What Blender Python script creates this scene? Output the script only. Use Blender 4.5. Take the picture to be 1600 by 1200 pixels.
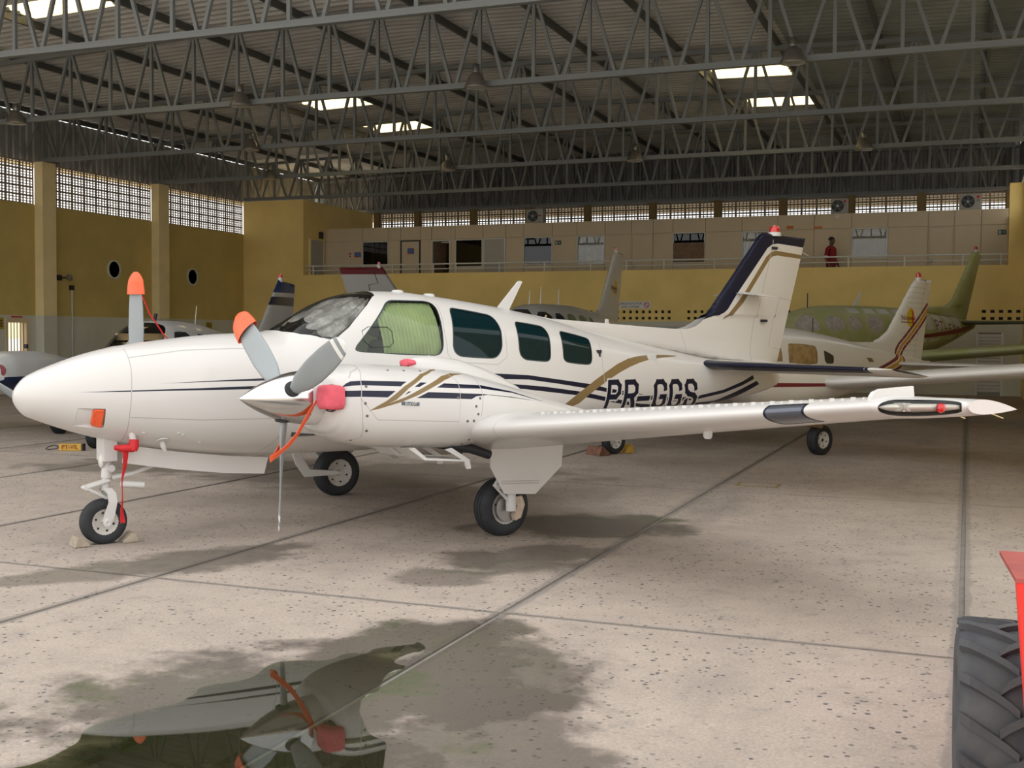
import bpy, bmesh, math, random
import numpy as np
from mathutils import Vector, Matrix
from mathutils.geometry import delaunay_2d_cdt

random.seed(7); np.random.seed(7)
for o in list(bpy.data.objects): bpy.data.objects.remove(o)
SC = bpy.context.scene
COL = SC.collection
PI = math.pi

# ------------------------------------------------------------------ camera
cd = bpy.data.cameras.new('camera'); cam = bpy.data.objects.new('camera', cd); COL.objects.link(cam)
cd.sensor_width = 36.0; cd.lens = 36.0*1815/1600; cd.clip_end = 300
_y, _p, _r = math.radians(21.4), math.radians(2.42), math.radians(0.38)
_fw = Vector((-math.sin(_y)*math.cos(_p), math.cos(_y)*math.cos(_p), -math.sin(_p)))
_rt = Vector((math.cos(_y), math.sin(_y), 0)); _up = _rt.cross(_fw)
_rt2 = _rt*math.cos(_r)+_up*math.sin(_r); _up2 = _up*math.cos(_r)-_rt*math.sin(_r)
mw = Matrix.Identity(4)
for i in range(3):
    mw[i][0] = _rt2[i]; mw[i][1] = _up2[i]; mw[i][2] = -_fw[i]
mw[0][3], mw[1][3], mw[2][3] = 0, 0, 1.675
cam.matrix_world = mw
SC.camera = cam

# ------------------------------------------------------------------ sky (even bright overcast) and exposure
wd = bpy.data.worlds.new('world'); SC.world = wd; wd.use_nodes = True
bg = wd.node_tree.nodes['Background']
bg.inputs[0].default_value = (.99, .99, .98, 1); bg.inputs[1].default_value = 1.55
sl = bpy.data.lights.new('sun', 'SUN'); sl.energy = 8.0; sl.angle = math.radians(.6); sl.color = (1.0, .93, .82)
so_ = bpy.data.objects.new('sun', sl); COL.objects.link(so_); so_.location = (-10, 60, 60)
so_.rotation_euler = Vector((.18, -1.0, -.90)).to_track_quat('-Z', 'Y').to_euler()
vs = SC.view_settings
vs.view_transform = 'Standard'; vs.look = 'None'; vs.gamma = 1.0; vs.exposure = 0.27
try: vs.use_curve_mapping = False
except Exception: pass

# ------------------------------------------------------------------ materials
MATS = {}
def M(name, col, rough=.5, metal=0., spec=.5, var=0., vscale=3., bump=0., bscale=40., coat=0., col2=None, alpha=None):
    m = bpy.data.materials.new(name); m.use_nodes = True
    nt = m.node_tree; b = nt.nodes['Principled BSDF']
    b.inputs['Base Color'].default_value = (*col, 1); b.inputs['Roughness'].default_value = rough
    b.inputs['Metallic'].default_value = metal; b.inputs['Specular IOR Level'].default_value = spec
    b.inputs['Coat Weight'].default_value = coat; b.inputs['Coat Roughness'].default_value = .05
    if var or bump:
        tc = nt.nodes.new('ShaderNodeTexCoord')
    if var:
        n = nt.nodes.new('ShaderNodeTexNoise'); n.inputs['Scale'].default_value = vscale; n.inputs['Detail'].default_value = 5
        nt.links.new(tc.outputs['Object'], n.inputs['Vector'])
        r = nt.nodes.new('ShaderNodeValToRGB')
        c2 = col2 or tuple(c*(1-var) for c in col)
        r.color_ramp.elements[0].position = .35; r.color_ramp.elements[1].position = .65
        r.color_ramp.elements[0].color = (*c2, 1); r.color_ramp.elements[1].color = (*col, 1)
        nt.links.new(n.outputs['Fac'], r.inputs[0]); nt.links.new(r.outputs[0], b.inputs['Base Color'])
    if bump:
        n2 = nt.nodes.new('ShaderNodeTexNoise'); n2.inputs['Scale'].default_value = bscale; n2.inputs['Detail'].default_value = 4
        nt.links.new(tc.outputs['Object'], n2.inputs['Vector'])
        bp = nt.nodes.new('ShaderNodeBump'); bp.inputs['Strength'].default_value = bump; bp.inputs['Distance'].default_value = .01
        nt.links.new(n2.outputs['Fac'], bp.inputs['Height']); nt.links.new(bp.outputs[0], b.inputs['Normal'])
    MATS[name] = m
    return m
def glass(name, tint, ior=1.5, rough=0.0):
    m = bpy.data.materials.new(name); m.use_nodes = True; nt = m.node_tree; nt.nodes.clear()
    o = nt.nodes.new('ShaderNodeOutputMaterial'); mx = nt.nodes.new('ShaderNodeMixShader'); fr = nt.nodes.new('ShaderNodeFresnel')
    fr.inputs[0].default_value = ior
    t = nt.nodes.new('ShaderNodeBsdfTransparent'); t.inputs[0].default_value = (*tint, 1)
    g = nt.nodes.new('ShaderNodeBsdfGlossy'); g.inputs['Roughness'].default_value = rough
    nt.links.new(fr.outputs[0], mx.inputs[0]); nt.links.new(t.outputs[0], mx.inputs[1]); nt.links.new(g.outputs[0], mx.inputs[2])
    nt.links.new(mx.outputs[0], o.inputs[0]); MATS[name] = m
    return m
WHITE = M('white_paint', (.64, .618, .59), .30, coat=.3, var=.03, vscale=1.5)
WHITE2 = M('white_gear_paint', (.62, .61, .59), .35)
NAVY = M('navy_paint', (.004, .006, .024), .3, spec=.3, coat=.08)
GOLD = M('gold_brown_paint', (.215, .145, .062), .35, spec=.3, coat=.1)
SEAM = M('panel_seam', (.42, .41, .39), .6)
SEAL = M('dark_rubber_seal', (.03, .045, .045), .5)
CHROME = M('polished_aluminium', (.62, .62, .61), .16, 1.0, var=.12, vscale=9)
BLADE = M('grey_blade_paint', (.30, .33, .34), .42, var=.04, vscale=4)
BLADEW = M('blade_white_band', (.82, .82, .80), .4)
BLADEB = M('blade_dark_side', (.02, .02, .025), .5)
ORANGE = M('orange_vinyl', (.90, .13, .04), .45, var=.12, vscale=14, bump=.15, bscale=22)
PINK = M('pink_canvas', (.74, .11, .15), .75, var=.15, vscale=18, bump=.25, bscale=25)
RED = M('red_cloth', (.62, .015, .02), .6, var=.15, vscale=14, bump=.2, bscale=25)
TYRE = M('black_rubber', (.022, .024, .028), .68, var=.3, vscale=9, bump=.1, bscale=60)
HUB = M('wheel_hub_paint', (.62, .59, .54), .45, var=.12, vscale=20)
STEEL = M('dull_steel', (.35, .34, .33), .38, 1.0)
DARK = M('dark_matte', (.02, .021, .024), .6)
TAN = M('tan_caliper', (.60, .47, .36), .55, var=.2, vscale=30)
LINING = M('cabin_lining', (.06, .062, .058), .8)
CURTAIN = M('curtain_cloth', (.80, .76, .52), .9, var=.15, vscale=6)
SILVER = M('silver_sunshade', (.55, .53, .50), .38, .5, var=.4, vscale=16, bump=.9, bscale=45)
BLACK = M('black_plastic', (.012, .012, .014), .45)
REDLENS = M('red_lens', (.55, .01, .012), .12, coat=.6)
LENSIN = M('lamp_reflector', (.75, .73, .67), .4, .1)
def tinted(name, tint, body):
    m = glass(name, tint, 1.6); nt = m.node_tree; mx = [n for n in nt.nodes if n.type == 'MIX_SHADER'][0]; t = [n for n in nt.nodes if n.type == 'BSDF_TRANSPARENT'][0]
    d = nt.nodes.new('ShaderNodeBsdfDiffuse'); d.inputs[0].default_value = (*body, 1); m2 = nt.nodes.new('ShaderNodeMixShader'); m2.inputs[0].default_value = .72
    nt.links.new(t.outputs[0], m2.inputs[1]); nt.links.new(d.outputs[0], m2.inputs[2]); nt.links.new(m2.outputs[0], mx.inputs[1]); [n for n in nt.nodes if n.type == 'FRESNEL'][0].inputs[0].default_value = 1.36; return m
GL_TINT = tinted('tinted_window_glass', (.06, .13, .13), (.004, .022, .026))
GL_GREEN = glass('green_window_glass', (.66, .78, .66), 1.5)
GL_CLEAR = glass('clear_windshield_glass', (.80, .81, .79), 1.45)
GL_LENS = glass('clear_lens', (.92, .92, .9), 1.45)
GL_DARK = glass('dark_office_glass', (.05, .055, .06), 1.5)

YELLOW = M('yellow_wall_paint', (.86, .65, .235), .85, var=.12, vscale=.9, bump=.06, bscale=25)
YELLOW_SHADE = M('shaded_yellow_wall_paint', (.60, .455, .145), .85, var=.14, vscale=.9, bump=.06, bscale=25)  # same yellow wall paint, mixed darker because the left wall is backlit
YELLOWL = M('pale_yellow_column_paint', (.84, .69, .36), .85, var=.1, vscale=1.5, bump=.06, bscale=25)
DADO = M('pale_green_grey_dado', (.62, .61, .50), .8, var=.1, vscale=1.2)
BLOCK = M('lattice_block_concrete', (.30, .25, .18), .9, var=.2, vscale=6)
CLAD = M('galvanised_cladding', (.25, .26, .265), .55, .15, var=.3, vscale=1.3)
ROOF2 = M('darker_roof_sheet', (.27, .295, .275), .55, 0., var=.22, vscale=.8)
CLAD_LIT = M('lit_left_cladding', (.40, .395, .38), .55, .1, var=.3, vscale=1.3)  # cladding colour lightened for the daylight entering at the roof gap
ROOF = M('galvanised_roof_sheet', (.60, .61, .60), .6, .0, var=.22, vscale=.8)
TRUSS = M('grey_truss_paint', (.18, .195, .19), .5, var=.12, vscale=2)
PURL = M('dark_purlin_steel', (.085, .09, .088), .55)
PANEL = M('beige_partition_panel', (.60, .50, .345), .75, var=.06, vscale=1.0)
PANELJ = M('partition_joint', (.50, .43, .31), .8)
RAIL = M('grey_rail_paint', (.62, .62, .57), .5)
GREYDOOR = M('pale_grey_door', (.40, .38, .33), .7)
BLINDM = M('pale_blind', (.50, .48, .42), .8, var=.2, vscale=5)
PAPER = M('brown_paper', (.22, .14, .085), .9, var=.25, vscale=8)
WHITEW = M('white_wall_paint', (.74, .73, .69), .7)

# ------------------------------------------------------------------ helpers
def tag(o, label=None, cat=None, group=None, kind=None):
    if label: o['label'] = label
    if cat: o['category'] = cat
    if group: o['group'] = group
    if kind: o['kind'] = kind
    return o
def thing(name, label, cat, loc=(0, 0, 0), rotz=0., group=None):
    o = bpy.data.objects.new(name, None); COL.objects.link(o); o.empty_display_size = .2
    o.location = loc; o.rotation_euler = (0, 0, rotz)
    return tag(o, label, cat, group)
def link(name, me, parent=None):
    o = bpy.data.objects.new(name, me); COL.objects.link(o)
    if parent: o.parent = parent
    return o
def mesh(name, V, F, mat, parent=None, smooth=False, N=None, fm=None):
    me = bpy.data.meshes.new(name)
    me.from_pydata([tuple(map(float, v)) for v in V], [], [tuple(map(int, f)) for f in F])
    for m in (mat if isinstance(mat, (list, tuple)) else [mat]): me.materials.append(m)
    if fm is not None: me.polygons.foreach_set('material_index', fm)
    if smooth or N is not None: me.polygons.foreach_set('use_smooth', [True]*len(me.polygons))
    me.update()
    if N is not None: me.normals_split_custom_set_from_vertices([tuple(map(float, n)) for n in N])
    return link(name, me, parent)
class MB:
    def __init__(s): s.V = []; s.F = []
    def add(s, V, F):
        k = len(s.V); s.V += [tuple(v) for v in V]; s.F += [tuple(i+k for i in f) for f in F]; return s
    def box(s, x0, x1, y0, y1, z0, z1):
        return s.add([(x0,y0,z0),(x1,y0,z0),(x1,y1,z0),(x0,y1,z0),(x0,y0,z1),(x1,y0,z1),(x1,y1,z1),(x0,y1,z1)],
                     [(0,3,2,1),(4,5,6,7),(0,1,5,4),(1,2,6,5),(2,3,7,6),(3,0,4,7)])
    def prism(s, pts, a, b):                        # two matching rings a(p), b(p)
        n = len(pts); V = [a(p) for p in pts]+[b(p) for p in pts]
        F = [tuple(range(n))[::-1], tuple(range(n, 2*n))]+[(i, (i+1) % n, n+(i+1) % n, n+i) for i in range(n)]
        return s.add(V, F)
    def tube(s, path, r, n=8, cap=True):
        P = [Vector(p) for p in path]; rs = r if isinstance(r, (list, tuple)) else [r]*len(P)
        V = []; F = []; ref = None
        for i, p in enumerate(P):
            t = (P[min(i+1, len(P)-1)]-P[max(i-1, 0)]).normalized()
            if ref is None:
                ref = Vector((0, 0, 1)) if abs(t.z) < .9 else Vector((1, 0, 0))
            u = (ref-t*ref.dot(t)).normalized(); w = t.cross(u); ref = u
            for k in range(n):
                a = 2*PI*k/n; V.append(tuple(p+(u*math.cos(a)+w*math.sin(a))*rs[i]))
        for i in range(len(P)-1):
            for k in range(n): F.append((i*n+k, i*n+(k+1) % n, (i+1)*n+(k+1) % n, (i+1)*n+k))
        if cap: F += [tuple(range(n))[::-1], tuple(range((len(P)-1)*n, len(P)*n))]
        return s.add(V, F)
    def lathe(s, prof, n=32, origin=(0,0,0), axis=(0,0,1), cap=True):   # prof [(r, a)]
        ax = Vector(axis).normalized(); u = ax.orthogonal().normalized(); w = ax.cross(u); o = Vector(origin)
        V = []; F = []
        for r, a in prof:
            for k in range(n):
                t = 2*PI*k/n; V.append(tuple(o+ax*a+(u*math.cos(t)+w*math.sin(t))*r))
        for i in range(len(prof)-1):
            for k in range(n): F.append((i*n+k, i*n+(k+1) % n, (i+1)*n+(k+1) % n, (i+1)*n+k))
        if cap and prof[0][0] > 1e-5: F.append(tuple(range(n))[::-1])
        if cap and prof[-1][0] > 1e-5: F.append(tuple(range((len(prof)-1)*n, len(prof)*n)))
        return s.add(V, F)
    def ribbon(s, path, wvec, th=.004):             # flat strap along path, width vectors per point
        P = [Vector(p) for p in path]; W = [Vector(w) for w in (wvec if isinstance(wvec, list) else [wvec]*len(P))]
        V = []; F = []
        for i, p in enumerate(P):
            t = (P[min(i+1, len(P)-1)]-P[max(i-1, 0)]).normalized(); n = t.cross(W[i]).normalized()*th
            V += [tuple(p-W[i]-n), tuple(p+W[i]-n), tuple(p+W[i]+n), tuple(p-W[i]+n)]
        for i in range(len(P)-1):
            a, b = 4*i, 4*i+4
            F += [(a+k, a+(k+1) % 4, b+(k+1) % 4, b+k) for k in range(4)]
        F += [(3,2,1,0), tuple(range(4*len(P)-4, 4*len(P)))]
        return s.add(V, F)
    def build(s, name, mat, parent=None, smooth=False): return mesh(name, s.V, s.F, mat, parent, smooth)
def autosmooth(o, ang=40):
    o.data.polygons.foreach_set('use_smooth', [True]*len(o.data.polygons))
    try: o.data.set_sharp_from_angle(angle=math.radians(ang))
    except Exception: pass
    return o
def box(name, x0, x1, y0, y1, z0, z1, mat, parent=None): return MB().box(x0, x1, y0, y1, z0, z1).build(name, mat, parent)
def bevel(o, w=.01, seg=2):
    m = o.modifiers.new('bevel', 'BEVEL'); m.width = w; m.segments = seg; m.limit_method = 'ANGLE'; return o
def struct(o): o['kind'] = 'structure'; return o
def text(name, body, size, mat, parent=None, loc=(0,0,0), rot=(PI/2,0,0), ext=.002, shear=0, align='CENTER', space=1.0):
    cu = bpy.data.curves.new(name, 'FONT'); cu.body = body; cu.size = size; cu.extrude = ext; cu.shear = shear
    cu.align_x = align; cu.align_y = 'CENTER'; cu.space_character = space; cu.resolution_u = 3
    t = bpy.data.objects.new(name, cu); COL.objects.link(t)
    me = bpy.data.meshes.new_from_object(t.evaluated_get(bpy.context.evaluated_depsgraph_get()))
    bpy.data.objects.remove(t); me.materials.clear(); me.materials.append(mat)
    o = link(name, me, parent); o.location = loc; o.rotation_euler = rot
    return o
def chaikin(P, n=2, closed=True):
    P = [np.array(p, float) for p in P]
    for _ in range(n):
        Q = []
        m = len(P) if closed else len(P)-1
        if not closed: Q.append(P[0])
        for i in range(m):
            a, b = P[i], P[(i+1) % len(P)]
            Q += [a*.75+b*.25, a*.25+b*.75]
        if not closed: Q.append(P[-1])
        P = Q
    return P
def dens(P, d):
    out = []
    for i in range(len(P)):
        a = np.array(P[i], float); b = np.array(P[(i+1) % len(P)], float)
        k = max(1, int(np.ceil(np.linalg.norm(b-a)/d)))
        out += [a+(b-a)*j/k for j in range(k)]
    return out
def inside(c, poly):
    P = np.array(poly); r = np.zeros(len(c), bool); j = len(P)-1
    for i in range(len(P)):
        if P[i][1] != P[j][1]:
            t = ((P[i][1] > c[:,1]) != (P[j][1] > c[:,1])) & (c[:,0] < (P[j][0]-P[i][0])*(c[:,1]-P[i][1])/(P[j][1]-P[i][1])+P[i][0])
            r ^= t
        j = i
    return r
def regsurf(f, U, W, regs, k=1., outline=None, step=.06):
    """cut a parametric surface f(u,w)->(P,N) along region outlines; returns {region: (V,F,N)}; '' is the rest"""
    G = np.array([(u, w*k) for u in U for w in W])
    loops = [(n, [np.array((p[0], p[1]*k)) for p in poly]) for n, poly in regs]
    if outline is not None:
        ol = [np.array((p[0], p[1]*k)) for p in outline]
        G = G[inside(G, ol)]
    pts = [Vector(g) for g in G]; edges = []
    for L in [l for _, l in loops]+([ol] if outline is not None else []):
        D = dens(L, step); b = len(pts); pts += [Vector(p) for p in D]
        edges += [(b+i, b+(i+1) % len(D)) for i in range(len(D))]
    r = delaunay_2d_cdt(pts, edges, [], 0, 1e-5)
    P = np.array([tuple(v) for v in r[0]]); T = np.array([t for t in r[2] if len(t) == 3])
    c = P[T].mean(1); lab = np.zeros(len(T), int); names = ['']
    for n, L in loops:
        if n not in names: names.append(n)
        lab[inside(c, L)] = names.index(n)
    if outline is not None: lab[~inside(c, ol)] = -1
    X, Nn = f(P[:,0], P[:,1]/k)
    tn = np.cross(X[T[:,1]]-X[T[:,0]], X[T[:,2]]-X[T[:,0]])
    fl = (tn*Nn[T].mean(1)).sum(1) < 0
    T[fl] = T[fl][:, ::-1]
    ok = np.linalg.norm(tn, axis=1) > 1e-9
    out = {}
    for i, n in enumerate(names):
        t = T[(lab == i) & ok]
        if not len(t): continue
        u, inv = np.unique(t, return_inverse=True)
        out[n] = (X[u], inv.reshape(t.shape), Nn[u], P[u])
    return out
def reg(name, part, mat, parent, off=0., split=True):
    V, F, N = part[:3]; V = V+N*off
    if not split or name in ('fuselage', 'nacelle', 'wing', 'vertical_fin', 'fin_skin', 'horizontal_stabilizer'): return mesh(name, V, F, mat, parent, N=N)
    # one object per connected patch
    par = np.arange(len(V))
    while True:
        mn = par[F].min(1); q = par.copy()
        for k in range(3): np.minimum.at(q, F[:,k], mn)
        q = q[q]
        if (q == par).all(): break
        par = q
    lab = par[F[:,0]]; first = None
    for l_ in np.unique(lab):
        f = F[lab == l_]; u, inv = np.unique(f, return_inverse=True)
        o = mesh(name, V[u], inv.reshape(f.shape), mat, parent, N=N[u])
        first = first or o
    return first

# superellipse body tables: s(aft), ztop, zbottom, halfwidth, zmid, n_up, n_low
def interp(tab, s):
    T = np.array(tab, float); x = T[:,0]; s = np.clip(np.atleast_1d(np.asarray(s, float)), x[0], x[-1])
    i = np.clip(np.searchsorted(x, s)-1, 0, len(x)-2); h = (x[i+1]-x[i]); t = (s-x[i])/h
    dx = np.diff(x); d = np.diff(T, axis=0)/dx[:,None]
    m = np.zeros_like(T); m[1:-1] = (d[:-1]*dx[1:,None]+d[1:]*dx[:-1,None])/(dx[1:]+dx[:-1])[:,None]
    m[0] = d[0]; m[-1] = d[-1]
    for q in range(1, len(x)-1):
        m[q][d[q-1]*d[q] <= 0] = 0
        lim = 3*np.minimum(abs(d[q-1]), abs(d[q])); m[q] = np.clip(m[q], -lim, lim)
    t = t[:,None]; h = h[:,None]
    return (2*t**3-3*t**2+1)*T[i]+(t**3-2*t**2+t)*h*m[i]+(-2*t**3+3*t**2)*T[i+1]+(t**3-t**2)*h*m[i+1]
class Body:
    def __init__(s, tab, yc=0.): s.tab = tab; s.yc = yc
    def F(s, a, y, z):
        q = interp(s.tab, a); zt, zb, w, zm, nu, nl = q[:,1:].T
        up = z >= zm; n = np.where(up, nu, nl); h = np.maximum(np.where(up, zt-zm, zm-zb), 1e-3)
        return np.abs((y-s.yc)/np.maximum(w, 1e-3))**n+np.abs((z-zm)/h)**n
    def surf(s, a, ph):
        q = interp(s.tab, a); zt, zb, w, zm, nu, nl = q[:,1:].T
        c, si = np.cos(ph), np.sin(ph); up = si >= 0; n = np.where(up, nu, nl); h = np.where(up, zt-zm, zm-zb)
        y = s.yc+w*np.sign(c)*np.abs(c)**(2/n); z = zm+h*np.sign(si)*np.abs(si)**(2/n)
        e = 2e-3
        gy = (s.F(a, y+e, z)-s.F(a, y-e, z)); gz = (s.F(a, y, z+e)-s.F(a, y, z-e)); ga = (s.F(a+e, y, z)-s.F(a-e, y, z))
        N = np.stack([-ga, gy, gz], 1); N /= np.maximum(np.linalg.norm(N, axis=1), 1e-9)[:,None]
        return np.stack([-a, y, z], 1), N
    def phi(s, a, z, side=1):
        q = interp(s.tab, a)[0]; _, zt, zb, w, zm, nu, nl = q
        up = z >= zm; n = nu if up else nl; h = max((zt-zm) if up else (zm-zb), 1e-3)
        p = math.asin(min(1., abs(z-zm)/h)**(n/2))*(1 if up else -1)
        return p if side > 0 else PI-p
    def poly(s, P, side=1, d=.05): return [(p[0], s.phi(p[0], p[1], side)) for p in dens(P, d)]
    def y(s, a, z):
        q = interp(s.tab, a)[0]; _, zt, zb, w, zm, nu, nl = q
        up = z >= zm; n = nu if up else nl; h = max((zt-zm) if up else (zm-zb), 1e-3)
        return w*max(0., 1-min(1., abs(z-zm)/h)**n)**(1/n)
def strip(top, bot): return list(top)+list(bot)[::-1]
def line_strip(P, w):                                # thin band around a polyline in (s,z)
    P = [np.array(p, float) for p in P]; A = []; B = []
    for i, p in enumerate(P):
        t = P[min(i+1, len(P)-1)]-P[max(i-1, 0)]; t /= np.linalg.norm(t); n = np.array((-t[1], t[0]))*w
        A.append(p+n); B.append(p-n)
    return A+B[::-1]
def mirror(p): return p

# ================================================================== SETTING
XL, XR, YF, YB, YM = -24.95, 1.45, 10.5, 41.7, 36.43     # left wall, right wall, front edge, back wall, mezzanine front
BAYS = [16.1, 21.2, 26.3, 31.4, 36.5, 41.5]
def roofz(x): return 7.90+(min(x, -12)-XL)*(.42/12.95) if x <= -12 else 8.32-(x+12)*(.30/13.45)

# ---- floor: concrete slabs with tar joints
def concrete():
    m = bpy.data.materials.new('hangar_concrete'); m.use_nodes = True; nt = m.node_tree; N = nt.nodes; L = nt.links
    b = N['Principled BSDF']; b.inputs['Specular IOR Level'].default_value = .4
    g = N.new('ShaderNodeNewGeometry'); pos = g.outputs['Position']
    def noise(sc, det=4, ro=.55, vec=pos):
        n = N.new('ShaderNodeTexNoise'); n.inputs['Scale'].default_value = sc; n.inputs['Detail'].default_value = det; n.inputs['Roughness'].default_value = ro
        L.new(vec, n.inputs['Vector']); return n.outputs['Fac']
    def ramp(fac, a, bb, ca, cb):
        r = N.new('ShaderNodeValToRGB'); r.color_ramp.elements[0].position = a; r.color_ramp.elements[1].position = bb
        r.color_ramp.elements[0].color = (*ca, 1); r.color_ramp.elements[1].color = (*cb, 1); L.new(fac, r.inputs[0]); return r.outputs[0]
    def math_(op, a, bv, c=None):
        n = N.new('ShaderNodeMath'); n.operation = op
        for i, v in enumerate((a, bv) if c is None else (a, bv, c)):
            if isinstance(v, (int, float)): n.inputs[i].default_value = v
            else: L.new(v, n.inputs[i])
        return n.outputs[0]
    def mix(fac, a, c, mode='MIX'):
        n = N.new('ShaderNodeMix'); n.data_type = 'RGBA'; n.blend_type = mode
        if isinstance(fac, (int, float)): n.inputs[0].default_value = fac
        else: L.new(fac, n.inputs[0])
        for i, v in ((6, a), (7, c)):
            if isinstance(v, tuple): n.inputs[i].default_value = (*v, 1)
            else: L.new(v, n.inputs[i])
        return n.outputs[2]
    def maprange(v, a, bb):
        n = N.new('ShaderNodeMapRange'); n.interpolation_type = 'SMOOTHSTEP'; n.inputs[1].default_value = a; n.inputs[2].default_value = bb
        L.new(v, n.inputs[0]); return n.outputs[0]
    base = ramp(noise(.55, 6), .3, .7, (.325, .266, .222), (.47, .39, .325))
    base = mix(.55, base, ramp(noise(2.3, 6, .65), .3, .7, (.26, .222, .192), (.50, .42, .352)))
    # fine grain
    base = mix(.35, base, ramp(noise(60, 3), .3, .7, (.22, .186, .162), (.55, .465, .395)), 'MIX')
    # dark pits, denser in patches
    vo = N.new('ShaderNodeTexVoronoi'); vo.inputs['Scale'].default_value = 21; L.new(pos, vo.inputs['Vector'])
    vr = N.new('ShaderNodeTexWhiteNoise'); L.new(vo.outputs['Position'], vr.inputs[0])
    pit = math_('LESS_THAN', vo.outputs['Distance'], math_('MULTIPLY', vr.outputs[0], .30))
    pit = math_('MULTIPLY', pit, maprange(noise(.45, 3), .34, .5))
    pit = math_('MULTIPLY', pit, math_('GREATER_THAN', vr.outputs[0], .30))
    base = mix(math_('MULTIPLY', pit, .85), base, (.06, .062, .068))
    # old oil / tyre smears
    sp = N.new('ShaderNodeMapping'); sp.inputs['Scale'].default_value = (.9, .25, 1); sp.inputs['Rotation'].default_value = (0, 0, .3); L.new(pos, sp.inputs[0])
    sm = maprange(noise(.8, 5, .6, sp.outputs[0]), .56, .74)
    base = mix(math_('MULTIPLY', sm, .55), base, (.15, .135, .12))
    base = mix(math_('MULTIPLY', maprange(noise(5.5, 6, .7), .52, .72), .35), base, (.16, .15, .14))
    # tar bleeding along the slab joints
    xyz = N.new('ShaderNodeSeparateXYZ'); L.new(pos, xyz.inputs[0])
    wob = math_('MULTIPLY', math_('SUBTRACT', noise(3.2, 5, .7), .5), .10)
    def jdist(c, off, per):
        v = math_('ADD', math_('ADD', c, off+per*40), wob)
        fr = math_('FRACT', math_('DIVIDE', v, per), 0)
        return math_('MULTIPLY', math_('MINIMUM', fr, math_('SUBTRACT', 1., fr)), per)
    jd = math_('MINIMUM', math_('MULTIPLY', jdist(xyz.outputs[0], 0.0, 2.58), .9), math_('MULTIPLY', jdist(xyz.outputs[1], -6.45, 6.05), 1.6))
    jm = math_('SUBTRACT', 1., maprange(jd, .035, .06))
    base = mix(math_('MULTIPLY', jm, .55), base, (.19, .175, .16))
    # damp stains (irregular blobs)
    wn = N.new('ShaderNodeTexNoise'); wn.inputs['Scale'].default_value = 1.9; wn.inputs['Detail'].default_value = 9; wn.inputs['Roughness'].default_value = .62; L.new(pos, wn.inputs['Vector'])
    wet = None
    for (cx, cy, rx, ry, ang, soft) in STAINS:
        mp = N.new('ShaderNodeMapping'); mp.vector_type = 'TEXTURE'; mp.inputs['Location'].default_value = (cx, cy, 0); mp.inputs['Rotation'].default_value = (0, 0, ang)
        mp.inputs['Scale'].default_value = (rx, ry, 1); L.new(pos, mp.inputs[0])
        ln = N.new('ShaderNodeVectorMath'); ln.operation = 'LENGTH'; L.new(mp.outputs[0], ln.inputs[0])
        dd = math_('ADD', ln.outputs['Value'], math_('MULTIPLY', math_('SUBTRACT', wn.outputs['Fac'], .5), 2.0))
        w = math_('MULTIPLY', math_('SUBTRACT', 1., maprange(dd, .70, 1.12)), soft)
        wet = w if wet is None else math_('MAXIMUM', wet, w)
    wcol = ramp(noise(1.1, 4), .42, .66, (.075, .062, .052), (.075, .074, .045))
    col = mix(math_('MULTIPLY', wet, .86), base, wcol)
    algae = math_('MULTIPLY', math_('MULTIPLY', maprange(noise(1.7, 3), .58, .68), wet), .55)
    col = mix(algae, col, (.07, .095, .035))
    L.new(col, b.inputs['Base Color'])
    ro = math_('SUBTRACT', .78, math_('MULTIPLY', wet, .52)); L.new(ro, b.inputs['Roughness'])
    bp = N.new('ShaderNodeBump'); bp.inputs['Strength'].default_value = .35; bp.inputs['Distance'].default_value = .01
    hgt = math_('SUBTRACT', noise(35, 5), math_('MULTIPLY', pit, .8)); L.new(math_('MULTIPLY', hgt, math_('SUBTRACT', 1., math_('MULTIPLY', wet, .7))), bp.inputs['Height'])
    L.new(bp.outputs[0], b.inputs['Normal'])
    return m
# cx, cy, rx, ry, angle, strength
STAINS = [(-2.75, 4.55, 1.45, 1.0, .9, 1.), (-2.75, 5.75, .75, .38, .9, 1.), (-2.2, 5.2, .55, .9, .2, .85), (-1.9, 4.2, .6, .8, 0, .8),
          (-5.25, 7.1, .95, .42, 1.0, .75), (-5.75, 6.25, .55, .3, .7, .6), (-3.1, 8.0, .8, .5, .9, .75), (-3.05, 9.75, .95, .75, .5, .9), (-3.35, 7.3, .35, .35, 0, .6), (-9.0, 12.2, 2.2, 1.0, .4, .6), (-6.3, 12.4, 2.4, 1.3, .5, .55)]
CONC = concrete()
TAR = M('tar_joint', (.25, .23, .205), .85, var=.2, vscale=5)
floor = struct(box('floor', -60, 60, -60, 80, -.5, -.012, TAR))
xs = [2.58*i for i in range(-17, 9)]; ys = [6.45+6.05*i for i in range(-5, 6)]
slab_cache = {}
for i in range(len(xs)-1):
    for j in range(len(ys)-1):
        if xs[i+1] < XL+.5 or (ys[j] > YM): continue
        me = slab_cache.get('s')
        o = None
        if me is None:
            o = box('slab', .018, 2.58-.018, .012, 6.05-.012, -.15, 0, CONC, floor); slab_cache['s'] = o.data
        else: o = link('slab', me, floor)
        o.location = (xs[i], ys[j], random.uniform(-.002, 0))
APRON = struct(box('ground_apron', -60, 60, -60, ys[0]-.01, -.3, -.001, CONC))
tag(box('outside_ground_strip', -60, xs[0]+18.0, 6.45-24.2, 80, -.3, -.004, CONC), kind='structure')

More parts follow.
